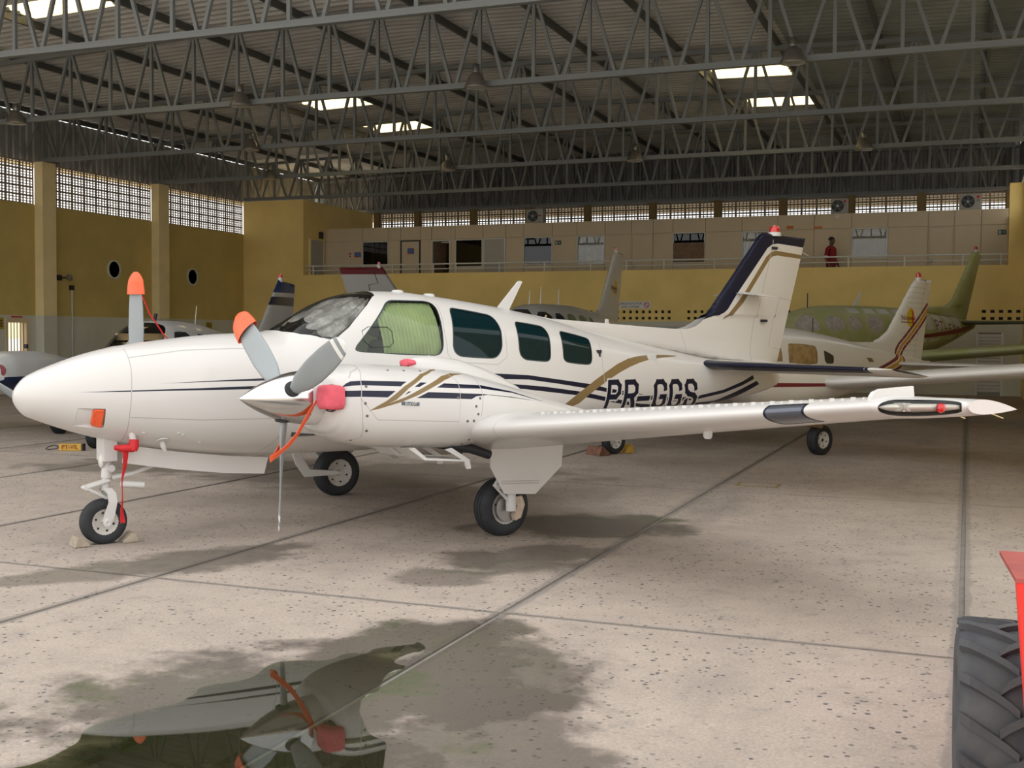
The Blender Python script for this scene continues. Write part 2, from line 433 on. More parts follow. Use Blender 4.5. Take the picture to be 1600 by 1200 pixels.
# ---- standing water
def water():
    m = bpy.data.materials.new('standing_water'); m.use_nodes = True; nt = m.node_tree; nt.nodes.clear()
    o = nt.nodes.new('ShaderNodeOutputMaterial'); mx = nt.nodes.new('ShaderNodeMixShader'); fr = nt.nodes.new('ShaderNodeFresnel'); fr.inputs[0].default_value = 1.45
    t = nt.nodes.new('ShaderNodeBsdfTransparent'); t.inputs[0].default_value = (.60, .64, .48, 1)
    g = nt.nodes.new('ShaderNodeBsdfGlossy'); g.inputs['Roughness'].default_value = .015
    nt.links.new(fr.outputs[0], mx.inputs[0]); nt.links.new(t.outputs[0], mx.inputs[1]); nt.links.new(g.outputs[0], mx.inputs[2]); nt.links.new(mx.outputs[0], o.inputs[0])
    return m
pud = [(-3.35,3.2),(-3.42,3.75),(-3.36,4.15),(-3.30,4.5),(-3.22,4.95),(-3.0,5.25),(-2.86,5.5),(-2.72,5.62),(-2.66,5.3),(-2.62,4.95),(-2.5,4.6),(-2.36,4.35),(-2.2,4.15),(-2.05,3.9),(-1.9,3.5),(-2.2,3.0),(-2.8,2.85)]
pp_ = chaikin([(p[0]+random.uniform(-.07,.07), p[1]+random.uniform(-.07,.07)) for p in dens(pud, .16)], 2)
pv = [(p[0], p[1], .0015) for p in pp_]
pd = mesh('puddle', pv+[(p[0], p[1], -.002) for p in pp_], [tuple(range(len(pv)))[::-1]]+[(i, i+len(pv), (i+1) % len(pv)+len(pv), (i+1) % len(pv)) for i in range(len(pv))], water())
tag(pd, 'shallow puddle of water reflecting the aircraft nose on the concrete', 'puddle')

t = thing('floor_hatch', 'pale rectangular floor hatch with yellow painted edge beyond the wing', 'hatch', (-2.17, 13.19, 0))
box('plate', -.20, .20, -.13, .13, 0, .004, CONC, t); MB().box(-.24, -.2, -.17, .17, 0, .003).box(.2, .24, -.17, .17, 0, .003).box(-.2, .2, -.17, -.13, 0, .003).box(-.2, .2, .13, .17, 0, .003).build('painted_edge', M('faded_yellow_line', (.30, .24, .09), .8, var=.3, vscale=9), t)
# ---- walls
wl = struct(MB().box(XL-.3, XL, YF, 27.5, 2.14, 5.31).box(XL-.3, XL, 27.5, YM+.3, 2.14, 5.31).build('wall_left', YELLOW_SHADE))
wl_d = MB().box(XL-.3, XL+.004, YF, 24.98, 0, 2.14).box(XL-.3, XL+.004, 25.83, YM+.3, 0, 2.14).box(XL-.3, XL+.004, 24.98, 25.83, 2.05, 2.14).build('dado', DADO, wl)
for yc in (16.1, 21.2, 26.38, 31.5):
    o = MB().box(XL, XL+.30, yc-.26, yc+.26, 2.14, 6.52).build('column', YELLOWL, wl); MB().box(XL-.001, XL+.302, yc-.262, yc+.262, 0, 2.14).build('column_base', DADO, wl)
# cobogo lattice blocks: 4 x 3 holes
def lattice_mesh(nx=4, nz=3, w=.5, h=.244, d=.035):
    b = MB(); t = .012
    for i in range(nx+1):
        x = w*i/nx; e = .032 if i in (0, nx) else t
        x0 = max(0, x-e) ; x1 = min(w, x+e)
        b.box(x0, x1, 0, d, 0, h)
    for k in range(nz+1):
        z = h*k/nz; e = .026 if k in (0, nz) else .011
        b.box(0, w, .002, d-.002, max(0, z-e), min(h, z+e))
    me = bpy.data.meshes.new('lattice_block'); me.from_pydata(b.V, [], b.F); me.materials.append(BLOCK); return me
LB = lattice_mesh(); LB2 = lattice_mesh(4, 3, .5, .244, .06)
for (a, bb) in ((21.46, 26.12), (26.64, 31.24), (31.76, 36.4)):
    n = round((bb-a)/.5); w = (bb-a)/n
    for i in range(n):
        for k in range(5):
            o = link('lattice_block', LB, wl); o.location = (XL-.02, a+i*w, 5.31+.244*k); o.rotation_euler = (0, 0, PI/2); o.scale = (w/.5, 1, 1)
struct(MB().box(XL-.3, XL-.02, YF, 21.46, 5.31, 6.53).build('wall_left_upper', YELLOW))
# vertical corrugated cladding
def corr(name, L, H, mat, parent, pitch=.25, dep=.045, prof=((0,0),(.3,0),(.42,1),(.88,1))):
    V = []; F = []; x = 0; k = 0
    xs_ = []
    while x < L:
        for p, q in prof:
            if x+p*pitch <= L: xs_.append((x+p*pitch, q*dep))
        x += pitch
    xs_.append((L, 0))
    for (a, q) in xs_: V += [(a, q, 0), (a, q, H)]
    F = [(2*i, 2*i+2, 2*i+3, 2*i+1) for i in range(len(xs_)-1)]
    V2 = [(a, q+.006, z) for a, q, z in V]; n = len(V)
    F += [tuple(i+n for i in f)[::-1] for f in F]
    return mesh(name, V+V2, F, mat, parent)
wlc = struct(box('wall_left_cladding', XL-.14, XL-.12, YF, YB, 6.50, 6.53, PURL))
for a, bb in zip([YF]+BAYS[:-1], BAYS):
    o = corr('cladding_sheet', bb-a+.02, 1.35, CLAD_LIT, wlc); o.location = (XL-.06, a, 6.53); o.rotation_euler = (0, 0, PI/2)
# girts in front of cladding (dark braces)
for a, bb in zip(BAYS[:-1], BAYS[1:]):
    for q in range(4):
        y0 = a+(bb-a)*q/4; y1 = a+(bb-a)*(q+1)/4; ym = (y0+y1)/2
        for (ya, za, yb, zb) in ((y0, 7.75, ym, 6.56), (ym, 6.56, y1, 7.75)):
            MB().tube([(XL+.05, ya, za), (XL+.05, yb, zb)], .03, 4).build('brace', TRUSS, wlc)
wr = struct(MB().box(XR, XR+.3, YF, YB, 0, 5.31).build('wall_right', YELLOW))
box('upper_band', XR, XR+.3, YF, YB, 6.53, 7.95, CLAD, wr)
for yc in (16.1, 21.2, 26.3, 31.4, 36.5, 41.5): box('column', XR-.02, XR+.3, yc-.26, yc+.26, 5.31, 6.53, YELLOWL, wr)
# porthole vents, speaker, pipe, gate and plates on left wall
HOLE = M('dark_vent_hole', (.012, .012, .012), .9)
for yc, zc in ((29.41, 3.64), (33.36, 3.60)):
    t = thing('round_vent', 'round dark vent opening in yellow wall, '+('nearer the gate' if yc < 31 else 'beside the mezzanine block'), 'vent', (XL, yc, zc), 0, 'round vents in the left wall')
    o = MB().lathe([(.30, .0), (.30, .05), (.255, .05), (.25, .012)], 28, (0,0,0), (1,0,0), False).build('rim', DADO, t); autosmooth(o)
    MB().lathe([(.0, .011), (.255, .011)], 28, (0,0,0), (1,0,0)).build('opening', HOLE, t)
t = thing('wall_lamp', 'small globe lamp on a bracket on the left yellow wall', 'lamp', (XL, 27.05, 3.27))
MB().box(0, .05, -.08, .08, -.08, .08).tube([(.05,0,0),(.32,0,0)], .02).build('bracket', DARK, t)
autosmooth(MB().lathe([(0,-.1),(.07,-.08),(.1,0),(.07,.08),(0,.1)], 14, (.40,0,0)).build('globe', STEEL, t))
t = thing('conduit_pipe', 'thin vertical grey conduit pipe on the left wall', 'pipe', (XL+.02, 27.52, 0))
MB().tube([(.04,0,.3),(.04,0,2.95)], .022).build('pipe', RAIL, t); MB().box(0,.07,-.07,.07,2.92,3.06).build('junction_box', DARK, t)
SIGNY = M('yellow_sign', (.42, .29, .015), .6); SIGNT = M('sign_print', (.03, .03, .02), .7)
for yc, w, lab in ((24.75, .32, 'yellow notice plate beside the barred gate'), (34.3, .34, 'small yellow notice plate on dado near the mezzanine block')):
    t = thing('notice_plate', lab, 'sign', (XL+.005, yc, 1.9)); box('plate', 0, .012, -w/2, w/2, -.16, .16, SIGNY, t)
    for q in range(3): box('print_line', .012, .014, -w*.38, w*.38, -.08+.07*q, -.05+.07*q, SIGNT, t)
# gate: barred opening with a sunlit yard wall outside
gt = thing('barred_gate', 'cream barred gate in the left wall opening onto daylight', 'gate', (XL, 25.405, 0))
CREAM = M('cream_gate_paint', (.66, .52, .30), .6)
for (y0, y1, z0, z1) in ((-.425,-.36,0,2.05),(.33,.425,0,2.05),(-.36,.33,1.93,2.05),(-.36,.33,.05,.15)): box('frame_bar', -.2, .03, y0, y1, z0, z1, CREAM, gt)
for q in range(6): MB().tube([(-.06, -.27+.115*q, .15), (-.06, -.27+.115*q, 1.93)], .012, 6).build('bar', DARK, gt)
box('latch', -.05, .05, .30, .37, 1.2, 1.32, DARK, gt)
YARD = M('yard_wall_paint', (.80, .72, .50), .8); YARD2 = M('yard_wall_white', (.85, .84, .80), .8)
yw = struct(box('yard_wall', -48.3, -48.0, 20, 70, 1.3, 4.0, YARD)); box('yard_wall_base', -48.3, -47.99, 20, 70, 0, 1.3, YARD2, yw)
tag(box('red_sign_strip', XL+.005, XL+.02, 25.2, 25.6, 2.07, 2.11, RED), 'narrow red strip sign above the barred gate', 'sign')

# ---- mezzanine front: yellow block, fascia, vents, dado
wb = struct(MB().box(XL, -22.4, YM, YM+.2, 2.14, 6.50).build('wall_block', YELLOW))
box('dado', XL, -22.4, YM-.004, YM+.2, 0, 2.14, DADO, wb)
MB().box(-22.6, -22.4, YM+.2, YB, 2.9, 6.50).build('side_wall', YELLOW, wb)
wm = struct(MB().box(-22.4, XR, YM, YM+.18, 2.57, 3.79).build('wall_mezzanine', YELLOW))
VP = [(-20.2, -18.3), (-17.9, -16.0), (-15.5, -13.6), (-13.1, -11.2), (-10.72, -8.8), (-8.38, -6.46), (-6.1, -4.2), (-3.85, -2.2), (-1.85, -.05), (.3, 1.45)]
px_ = -22.4
for a, bb in VP:
    box('wall_panel', px_, a, YM, YM+.18, 2.14, 2.57, YELLOW, wm); px_ = bb
    v = MB(); n = int((bb-a)/.2); w = (bb-a)/n
    for q in range(n+1): v.box(max(a, a+q*w-.058), min(bb, a+q*w+.058), YM+.01, YM+.12, 2.14, 2.57)
    for zz0, zz1 in ((2.14, 2.20), (2.285, 2.405), (2.49, 2.57)): v.box(a, bb, YM+.011, YM+.119, zz0, zz1)
    v.build('vent_grille', YELLOW, wm)
box('vent_backing', -22.4, XR, YM+.30, YM+.32, 2.0, 2.7, DARK, wm)  # dark sheet standing in for the shade behind the vent holes
box('dado', -22.4, .23, YM-.004, YM+.18, 0, 2.14, DADO, wm); box('dado', .96, XR, YM-.004, YM+.18, 0, 2.14, DADO, wm); box('dado', .23, .96, YM-.004, YM+.18, 1.83, 2.14, DADO, wm)
box('mezzanine_floor', -22.4, XR, YM+.18, YB, 2.85, 3.0, DADO, wm)
t = struct(thing('door_1', None, None, (.595, YM+.02, 0)))
box('frame', .30, .365, -.03, .06, 0, 1.83, WHITEW, t); box('frame', -.365, -.32, -.03, .06, 0, 1.83, WHITEW, t)
for q in range(17):
    o = MB().box(-.32, .30, -.03, .015, 0, .075).build('slat', WHITEW, t); o.location = (0, .02, .12+.1*q); o.rotation_euler = (.45, 0, 0)
box('backing', -.32, .30, .07, .09, 0, 1.83, GREYDOOR, t)
# no-smoking sign
t = thing('no_smoking_sign', 'white no-smoking notice board on yellow wall reading OBRIGADO POR NAO FUMAR', 'sign', (-10.08, YM-.015, 2.665))
box('board', -.58, .58, 0, .012, -.115, .115, WHITEW, t)
INK = M('sign_grey_ink', (.10, .10, .11), .7); REDINK = M('sign_red_ink', (.55, .02, .03), .6)
text('lettering', 'OBRIGADO POR', .105, INK, t, (-.10, -.003, .045)); text('lettering', 'N\u00c3O FUMAR', .105, INK, t, (-.10, -.003, -.06))
autosmooth(MB().lathe([(.065, 0), (.065, .006), (.09, .006), (.09, 0)], 24, (.44, -.002, 0), (0,-1,0), False).build('prohibition_ring', REDINK, t))
o = box('prohibition_bar', -.08, .08, -.006, -.002, -.011, .011, REDINK, t); o.location = (.44, 0, 0); o.rotation_euler = (0, .785, 0)
autosmooth(MB().lathe([(0,0),(.06,0),(.06,.005),(0,.005)], 16, (-.52,-.001,0), (0,-1,0)).build('logo_spot', M('orange_spot', (.8,.3,.03), .6), t))
# railing
t = thing('balcony_railing', 'grey steel handrail with posts along the mezzanine balcony edge', 'railing', (0, YM+.09, 3.79))
for xp in (-22.04,-20.45,-18.84,-17.26,-16.41,-14.8,-13.19,-11.58,-10.35,-9.12,-7.49,-5.9,-4.9,-3.42,-1.81,-.19,.84): MB().tube([(xp,0,0),(xp,0,.31)], .026, 8).build('post', RAIL, t)
MB().tube([(-22.4,0,.315),(XR,0,.315)], .026, 8).build('top_rail', RAIL, t); MB().tube([(-22.4,0,.15),(XR,0,.15)], .018, 8).build('lower_rail', RAIL, t)
# partition
YP = 37.9
wp = struct(thing('wall_partition', None, None, (0, YP, 0)))
ops = [(-20.80,-19.72,4.13,5.06,'win_dark'),(-19.23,-18.43,3.0,5.06,'door_white'),(-17.99,-17.24,3.0,5.05,'door_open'),(-17.06,-16.00,4.07,5.05,'win_mid'),(-15.98,-15.13,3.0,5.07,'door_grey'),
       (-14.46,-13.39,4.1,5.07,'win_dark'),(-12.51,-11.51,4.1,5.07,'win_white'),(-10.59,-9.84,3.0,5.09,'door_beige'),(-9.17,-8.08,4.08,5.09,'win_paper'),(-6.89,-5.75,4.17,5.07,'win_white'),(-3.47,-2.38,4.13,5.08,'win_blind'),(-1.20,-.45,3.0,5.08,'door_beige')]
def panel(x0, x1, z0, z1): 
    if x1-x0 > .03: box('wall_panel', x0+.008, x1-.008, 0, .06, z0+.006, z1-.006, PANEL, wp)
cuts = sorted(set([-22.4, 1.06]+[v for o_ in ops for v in o_[:2]]))
prev = -22.4
edges = []
for a, bb, z0, z1, k in ops:
    n = max(1, round((a-prev)/1.15))
    for q in range(n): edges.append((prev+(a-prev)*q/n, prev+(a-prev)*(q+1)/n, None))
    edges.append((a, bb, (z0, z1))); prev = bb
n = 2
for q in range(n): edges.append((prev+(1.06-prev)*q/n, prev+(1.06-prev)*(q+1)/n, None))
for a, bb, op in edges:
    if a < -22.39 and bb > -22.3: a = -22.4
    panel(a, bb, 5.08, 5.56)
    if op is None: panel(a, bb, 3.0, 5.08)
    elif op[0] > 3.1: panel(a, bb, 3.0, op[0])
    if op and op[1] < 5.06: panel(a, bb, op[1], 5.08)
box('joint_backing', -22.4, 1.06, .045, .05, 5.0, 5.56, PANELJ, wp)
for a, bb in [(e[0], e[1]) for e in edges if e[2] is None]: box('joint_backing', a, bb, .045, .05, 3.0, 5.08, PANELJ, wp)
for e in edges:
    if e[2] and e[2][0] > 3.1: box('joint_backing', e[0], e[1], .045, .05, 3.0, e[2][0], PANELJ, wp)
box('ceiling_slab', -22.4, 1.06, .03, YB-YP-.2, 5.52, 5.55, PANELJ, wp)
nw = nd = 0
for a, bb, z0, z1, k in ops:
    w = bb-a
    if k.startswith('win'):
        nw += 1; t = struct(thing('window_%d' % nw, None, None, (a, YP, z0))); h = z1-z0
        for (x0, x1, q0, q1) in ((0, .035, 0, h), (w-.035, w, 0, h), (.035, w-.035, h-.035, h), (.035, w-.035, 0, .035)): box('frame', x0, x1, -.015, .05, q0, q1, RAIL, t)
        box('pane', .035, w-.035, .02, .028, .035, h-.035, GL_DARK if k in ('win_dark', 'win_mid', 'win_paper') else GL_LENS, t)
        if k in ('win_white',): 
            V = []; F = []
            for q in range(41): V += [(.035+(w-.07)*q/40, .06+.012*math.sin(q*1.9), .03), (.035+(w-.07)*q/40, .06+.012*math.sin(q*1.9+.4), h-.03)]
            mesh('curtain', V, [(2*q, 2*q+2, 2*q+3, 2*q+1) for q in range(40)], BLINDM, t)
        if k == 'win_blind':
            for q in range(14): box('blind_strip', .04+(w-.08)*q/14+.005, .04+(w-.08)*(q+1)/14-.004, .05+.01*(q % 2), .055+.01*(q % 2), .04, h-.04, BLINDM, t)
        if k == 'win_paper': box('paper_sheet', .02, w-.02, -.02, -.012, .03, .66, PAPER, t)
        if k == 'win_mid':
            for q in range(20): 
                o = box('blind_slat', .06, w*.55, -.01, .012, 0, .003, BLINDM, t); o.location = (0, .07, .1+.04*q); o.rotation_euler = (.5, 0, 0)
            box('cabinet', w*.72, w-.04, .12, .5, .03, .42, WHITEW, t)
    else:
        nd += 1; t = struct(thing('door_%d' % (nd+1), None, None, (a, YP, 3.0))); h = z1-3.0
        fm_ = DARK if k in ('door_white',) else (RAIL if k != 'door_beige' else PANELJ)
        for (x0, x1, q0, q1) in ((0, .045, 0, h), (w-.045, w, 0, h), (.045, w-.045, h-.04, h)): box('frame', x0, x1, -.02, .06, q0, q1, fm_, t)
        if k == 'door_open':
            o = box('leaf', 0, w-.1, 0, .04, 0, h-.05, PAPER, t); o.location = (.05, .07, 0); o.rotation_euler = (0, 0, 1.25)
        else:
            box('leaf', .045, w-.045, 0, .04, 0, h-.04, {'door_white': PANEL, 'door_grey': GREYDOOR, 'door_beige': PANEL}[k], t)
            autosmooth(MB().lathe([(0,0),(.02,0),(.02,.04),(.045,.06),(.03,.1),(0,.105)], 12, (.10 if k != 'door_white' else w-.11, 0, 1.02), (0,-1,0)).build('knob', STEEL, t))
t = struct(thing('door_side', None, None, (-22.4, 37.3, 3.0))); box('leaf', 0, .05, -.45, .45, 0, 2.1, GREYDOOR, t); box('frame', 0, .07, .45, .5, 0, 2.12, YELLOWL, t); box('frame', 0, .07, -.5, -.45, 0, 2.12, YELLOWL, t)
# posters / plates / exit signs
BLUEP = M('poster_blue', (.04, .16, .42), .6); REDP = M('poster_red', (.5, .03, .03), .6); GREENP = M('exit_green', (.005, .06, .035), .5); ORP = M('orange_tag', (.55, .17, .05), .7)
def plate(name, x0, x1, z0, z1, m, lab, cat, bits=()):
    t = thing(name, lab, cat, ((x0+x1)/2, YP-.022, (z0+z1)/2)); w = (x1-x0)/2; h = (z1-z0)/2
    box('board', -w, w, 0, .012, -h, h, m, t)
    for (u0, u1, v0, v1, mm) in bits: box('print', u0*w, u1*w, -.003, 0, v0*h, v1*h, mm, t)
plate('poster', -21.12, -20.85, 4.49, 4.68, BLUEP, 'blue and red poster on partition beside the leftmost dark window', 'poster', ((-.9,.2,-.9,-.4,REDP),(.1,.9,.4,.9,REDP)))
plate('poster', -21.36, -21.23, 4.50, 4.66, WHITEW, 'tiny red white and black notice left of the blue poster', 'poster', ((-.9,.9,.2,.9,REDP),(-.5,.6,-.9,-.2,BLACK)))
plate('poster', -18.94, -18.68, 4.57, 4.78, BLUEP, 'blue and red poster on the white office door', 'poster', ((-.9,.2,-.9,-.4,REDP),(.1,.9,.4,.9,REDP)))
for x0, lab in ((-13.30, 'green exit sign right of the dark office window'), (.77, 'green exit sign at the far right end of the partition')):
    plate('exit_sign', x0, x0+.23, 4.78, 4.92, GREENP, lab, 'sign', ((-.75,-.25,-.6,.6,WHITEW),(-.62,-.38,-.4,.4,GREENP),(.2,.6,-.12,.12,WHITEW),(.45,.6,-.35,.35,WHITEW)))
plate('tag_sign', -5.47, -5.25, 5.11, 5.21, ORP, 'orange lettered strip above the doorway, left one', 'sign')
plate('tag_sign', -4.61, -4.36, 5.10, 5.17, ORP, 'orange lettered strip above the man in red', 'sign')
t = thing('smoke_detector', 'small round white smoke detector on the partition', 'detector', (-3.91, YP-.005, 5.47)); autosmooth(MB().lathe([(.065,0),(.065,.03),(.04,.045),(0,.045)], 16, (0,0,0), (0,-1,0)).build('body', WHITEW, t)); autosmooth(MB().lathe([(.02,.045),(.02,.05),(0,.05)], 10, (0,0,0), (0,-1,0)).build('eye', BLACK, t))
t = thing('wall_speaker', 'small dark rounded speaker on the block side wall', 'speaker', (-22.38, 37.55, 5.3)); bevel(box('case', 0, .1, -.1, .1, -.13, .13, DARK, t), .03, 3); box('grille', .1, .105, -.07, .07, -.1, .1, BLACK, t)
# air conditioner outdoor units on the partition roof
for (x0, x1, lab, brand) in ((-14.54,-13.91,'white air conditioner unit above the partition, leftmost',0),(-4.15,-3.64,'white air conditioner unit above the man in red',1),(-.34,.29,'white air conditioner unit above the partition, rightmost',1)):
    t = thing('air_conditioner', lab, 'air conditioner', (x0, 38.35, 5.56), 0, 'air conditioner units'); w = x1-x0
    bevel(box('case', 0, w, 0, .26, .04, .52, GREYDOOR, t), .015); box('foot', .05, .1, 0, .26, 0, .04, DARK, t); box('foot', w-.1, w-.05, 0, .26, 0, .04, DARK, t)
    c = (w*.40, -.002, .28)
    autosmooth(MB().lathe([(0, 0), (.19, 0), (.19, .006), (.0, .006)], 28, c, (0,-1,0)).build('fan_opening', BLACK, t))
    for q in range(5):
        a = q*2*PI/5; MB().ribbon([(c[0]+.04*math.cos(a), -.012, c[2]+.04*math.sin(a)), (c[0]+.17*math.cos(a+.3), -.014, c[2]+.17*math.sin(a+.3))], Vector((-math.sin(a), 0, math.cos(a)))*.035, .002).build('fan_blade', PURL, t)
    autosmooth(MB().lathe([(0,0),(.035,0),(.035,.012),(0,.012)], 12, (c[0],-.01,c[2]), (0,-1,0)).build('fan_hub', STEEL, t))
    if brand:
        autosmooth(MB().lathe([(0,0),(.045,0),(.045,.004),(0,.004)], 16, (w-.09,-.001,.42), (0,-1,0)).build('logo_disc', REDP, t)); text('logo_lettering', 'LG', .09, INK, t, (w-.09, -.004, .31))
    else: box('label_strip', w-.2, w-.05, -.004, 0, .27, .31, REDP, t)
# back wall: columns, lattice, cladding
wk = struct(box('wall_back', -22.4, XR, YB+.12, YB+.3, 2.9, 5.30, YELLOW))
for xc in (-22.2,-20.4,-18.0,-15.7,-13.35,-10.85,-8.45,-6.15,-3.85,-1.55,1.2): box('column', xc-.12, xc+.12, YB-.1, YB+.2, 2.9, 6.56, M('shaded_column_paint', (.26, .18, .07), .9) if xc < -22 else MATS['shaded_column_paint'], wk)  # yellow columns coloured brown for the shade they stand in
cs = (-22.2,-20.4,-18.0,-15.7,-13.35,-10.85,-8.45,-6.15,-3.85,-1.55,1.2)
for a, bb in zip(cs[:-1], cs[1:]):
    a += .12; bb -= .12; n = max(1, round((bb-a)/.5)); w = (bb-a)/n
    for i in range(n):
        for k in range(2, 5):
            o = link('lattice_block', LB2, wk); o.location = (a+i*w, YB, 5.33+.244*k); o.scale = (w/.5, 1, 1)
    box('sill_wall', a, bb, YB, YB+.1, 5.3, 5.82, BLOCK, wk)
struct(box('eave_back', XL, XR+2, YB+.32, YB+3.2, 6.50, 6.9, BLOCK)); struct(box('eave_left', XL-1.5, XL-.5, YF, YB, 6.62, 6.85, YARD))
wkc = struct(box('wall_back_cladding', XL, XR, YB+.12, YB+.14, 6.50, 6.56, PURL))
for a, bb in ((XL-.3, -18), (-18, -12), (-12, -5), (-5, XR)):
    o = corr('cladding_sheet', bb-a+.02, 1.93, CLAD, wkc); o.location = (a, YB+.04, 6.56)
box('sheet_rail', XL, XR, YB-.02, YB+.03, 6.54, 6.62, PURL, wkc)
rb = struct(MB().box(1.03, XR, YM+.02, YM+.5, 3.79, 6.13).build('wall_stair_block', YELLOW))
box('door_jamb', 1.06, 1.14, YP-.1, YP+.2, 3.0, 5.3, YELLOWL, rb)

# ---- roof
ceil = struct(thing('ceiling', None, None, (0, 0, 0)))
SKY = [(-18.3,-16.2,18.3,19.25),(-17.85,-16.0,28.85,30.1),(-17.95,-15.9,32.85,34.05),(-6.12,-4.25,28.75,29.8),(-5.93,-4.17,32.65,33.85)]
def skymat():
    m = bpy.data.materials.new('fibreglass_skylight'); m.use_nodes = True; nt = m.node_tree; nt.nodes.clear()
    o = nt.nodes.new('ShaderNodeOutputMaterial'); mx = nt.nodes.new('ShaderNodeMixShader'); mx.inputs[0].default_value = 1.0
    t = nt.nodes.new('ShaderNodeBsdfTransparent'); t.inputs[0].default_value = (1, .96, .85, 1)
    g = nt.nodes.new('ShaderNodeBsdfTranslucent'); g.inputs[0].default_value = (.95, .85, .6, 1)
    nt.links.new(t.outputs[0], mx.inputs[1]); nt.links.new(g.outputs[0], mx.inputs[2]); nt.links.new(mx.outputs[0], o.inputs[0]); return m
SKYM = skymat()
def roof_patch(name, x0, x1, y0, y1, mat, pitch=.29, dep=.055):
    ys_ = []; y = math.floor(y0/pitch)*pitch
    while y < y1+pitch:
        for p, q in ((0,0),(.35,0),(.5,1),(.85,1)):
            v = y+p*pitch
            if y0 <= v <= y1: ys_.append((v, q*dep))
        y += pitch
    ys_ = [(y0, 0)]+ys_+[(y1, 0)]
    xsn = [x0]+([-12.] if x0 < -12 < x1 else [])+[x1]
    V = [(x, y, roofz(x)+q+.10) for x in xsn for y, q in ys_]; n = len(ys_); F = []
    for i in range(len(xsn)-1):
        for j in range(n-1): F.append((i*n+j, (i+1)*n+j, (i+1)*n+j+1, i*n+j+1))
    k = len(V); V += [(a, b_, c+.004) for a, b_, c in V]; F += [tuple(i+k for i in f)[::-1] for f in F]
    return mesh(name, V, F, mat, ceil)
yl = sorted(set([YF, 12.8, 16.1, 18.3, 19.25, 21.2, 23.7, 26.3, 28.8, 30.0, 31.4, 32.75, 33.95, 36.5, 39, YB+.2]))
SK2 = [(-18.3,-16.2,18.3,19.25),(-17.85,-16.0,28.8,30.0),(-17.95,-15.9,32.75,33.95),(-6.12,-4.25,28.8,30.0),(-5.93,-4.17,32.75,33.95)]
for y0, y1 in zip(yl[:-1], yl[1:]):
    cut = [s_ for s_ in SK2 if abs(s_[2]-y0) < .01 and abs(s_[3]-y1) < .01]
    xb = [XL-.35]
    for s_ in cut: xb += [s_[0], s_[1]]
    xb += [XR+.4]
    for q in range(len(xb)-1):
        a, bb = xb[q], xb[q+1]
        if q % 2: roof_patch('skylight_panel', a, bb, y0, y1, SKYM)
        else:
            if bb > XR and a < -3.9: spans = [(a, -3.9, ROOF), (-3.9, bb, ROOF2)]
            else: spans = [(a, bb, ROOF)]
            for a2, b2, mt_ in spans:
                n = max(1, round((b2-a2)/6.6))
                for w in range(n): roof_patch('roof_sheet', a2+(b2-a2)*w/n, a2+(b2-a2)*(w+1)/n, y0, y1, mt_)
for x in (-24.8, -23.0, -20.8, -18.42, -15.72, -13.1, -10.5, -8.35, -6.3, -4.05, -1.9, .3):
    b_ = MB(); z = roofz(x)+.09
    b_.box(x-.035, x+.035, YF, YB, z-.15, z-.005); b_.build('purlin', PURL, ceil)
UB = MB().box(-.5, .5, -.5, .5, 0, 1); UBM = bpy.data.meshes.new('truss_member'); UBM.from_pydata(UB.V, [], UB.F); UBM.materials.append(TRUSS)
def member(name, p, q, w, d, parent):
    p = Vector(p); q = Vector(q); v = q-p; o = link(name, UBM, parent)
    t = v.normalized(); y = Vector((0, 1, 0)); x = y.cross(t).normalized()
    o.matrix_local = Matrix((( x.x*w, y.x*d, v.x, p.x), (x.y*w, y.y*d, v.y, p.y), (x.z*w, y.z*d, v.z, p.z), (0,0,0,1)))
    return o
NODES = [-20.28+1.125*k for k in range(-4, 20)]
TL = ['nearest roof truss of grey steel, cut by the top of the photo', 'second roof truss of grey steel from the viewer, over the gate bay', 'third grey roof truss, ending on the left column beside the gate', 'fourth grey roof truss, ending on the second left column', 'fifth grey roof truss, directly above the mezzanine balcony', 'last dark roof truss against the back wall cladding']
for yT, lab in zip(BAYS, TL):
    t = thing('roof_truss', lab, 'truss', (0, yT, 6.58), 0, 'grey steel roof trusses'); 
    ZB = 0.
    top = lambda x: roofz(x)-6.58-.09
    member('bottom_chord', (XL+.02, 0, ZB), (XR-.02, 0, ZB), .11, .13, t)
    member('top_chord', (XL+.02, 0, top(XL)), (-12, 0, top(-12)), .10, .13, t); member('top_chord', (-12, 0, top(-12)), (XR-.02, 0, top(XR)), .10, .13, t)
    for k, x in enumerate(NODES):
        if not (XL+.1 < x < XR-.1): continue
        member('vertical', (x, 0, .04), (x, 0, top(x)), .065, .065, t)
        for sg in (-1, 1):
            xb_ = x+sg*.5
            if XL < xb_ < XR: member('diagonal', (x+sg*.06, 0, top(x)-.04), (xb_, 0, .04), .062, .065, t)
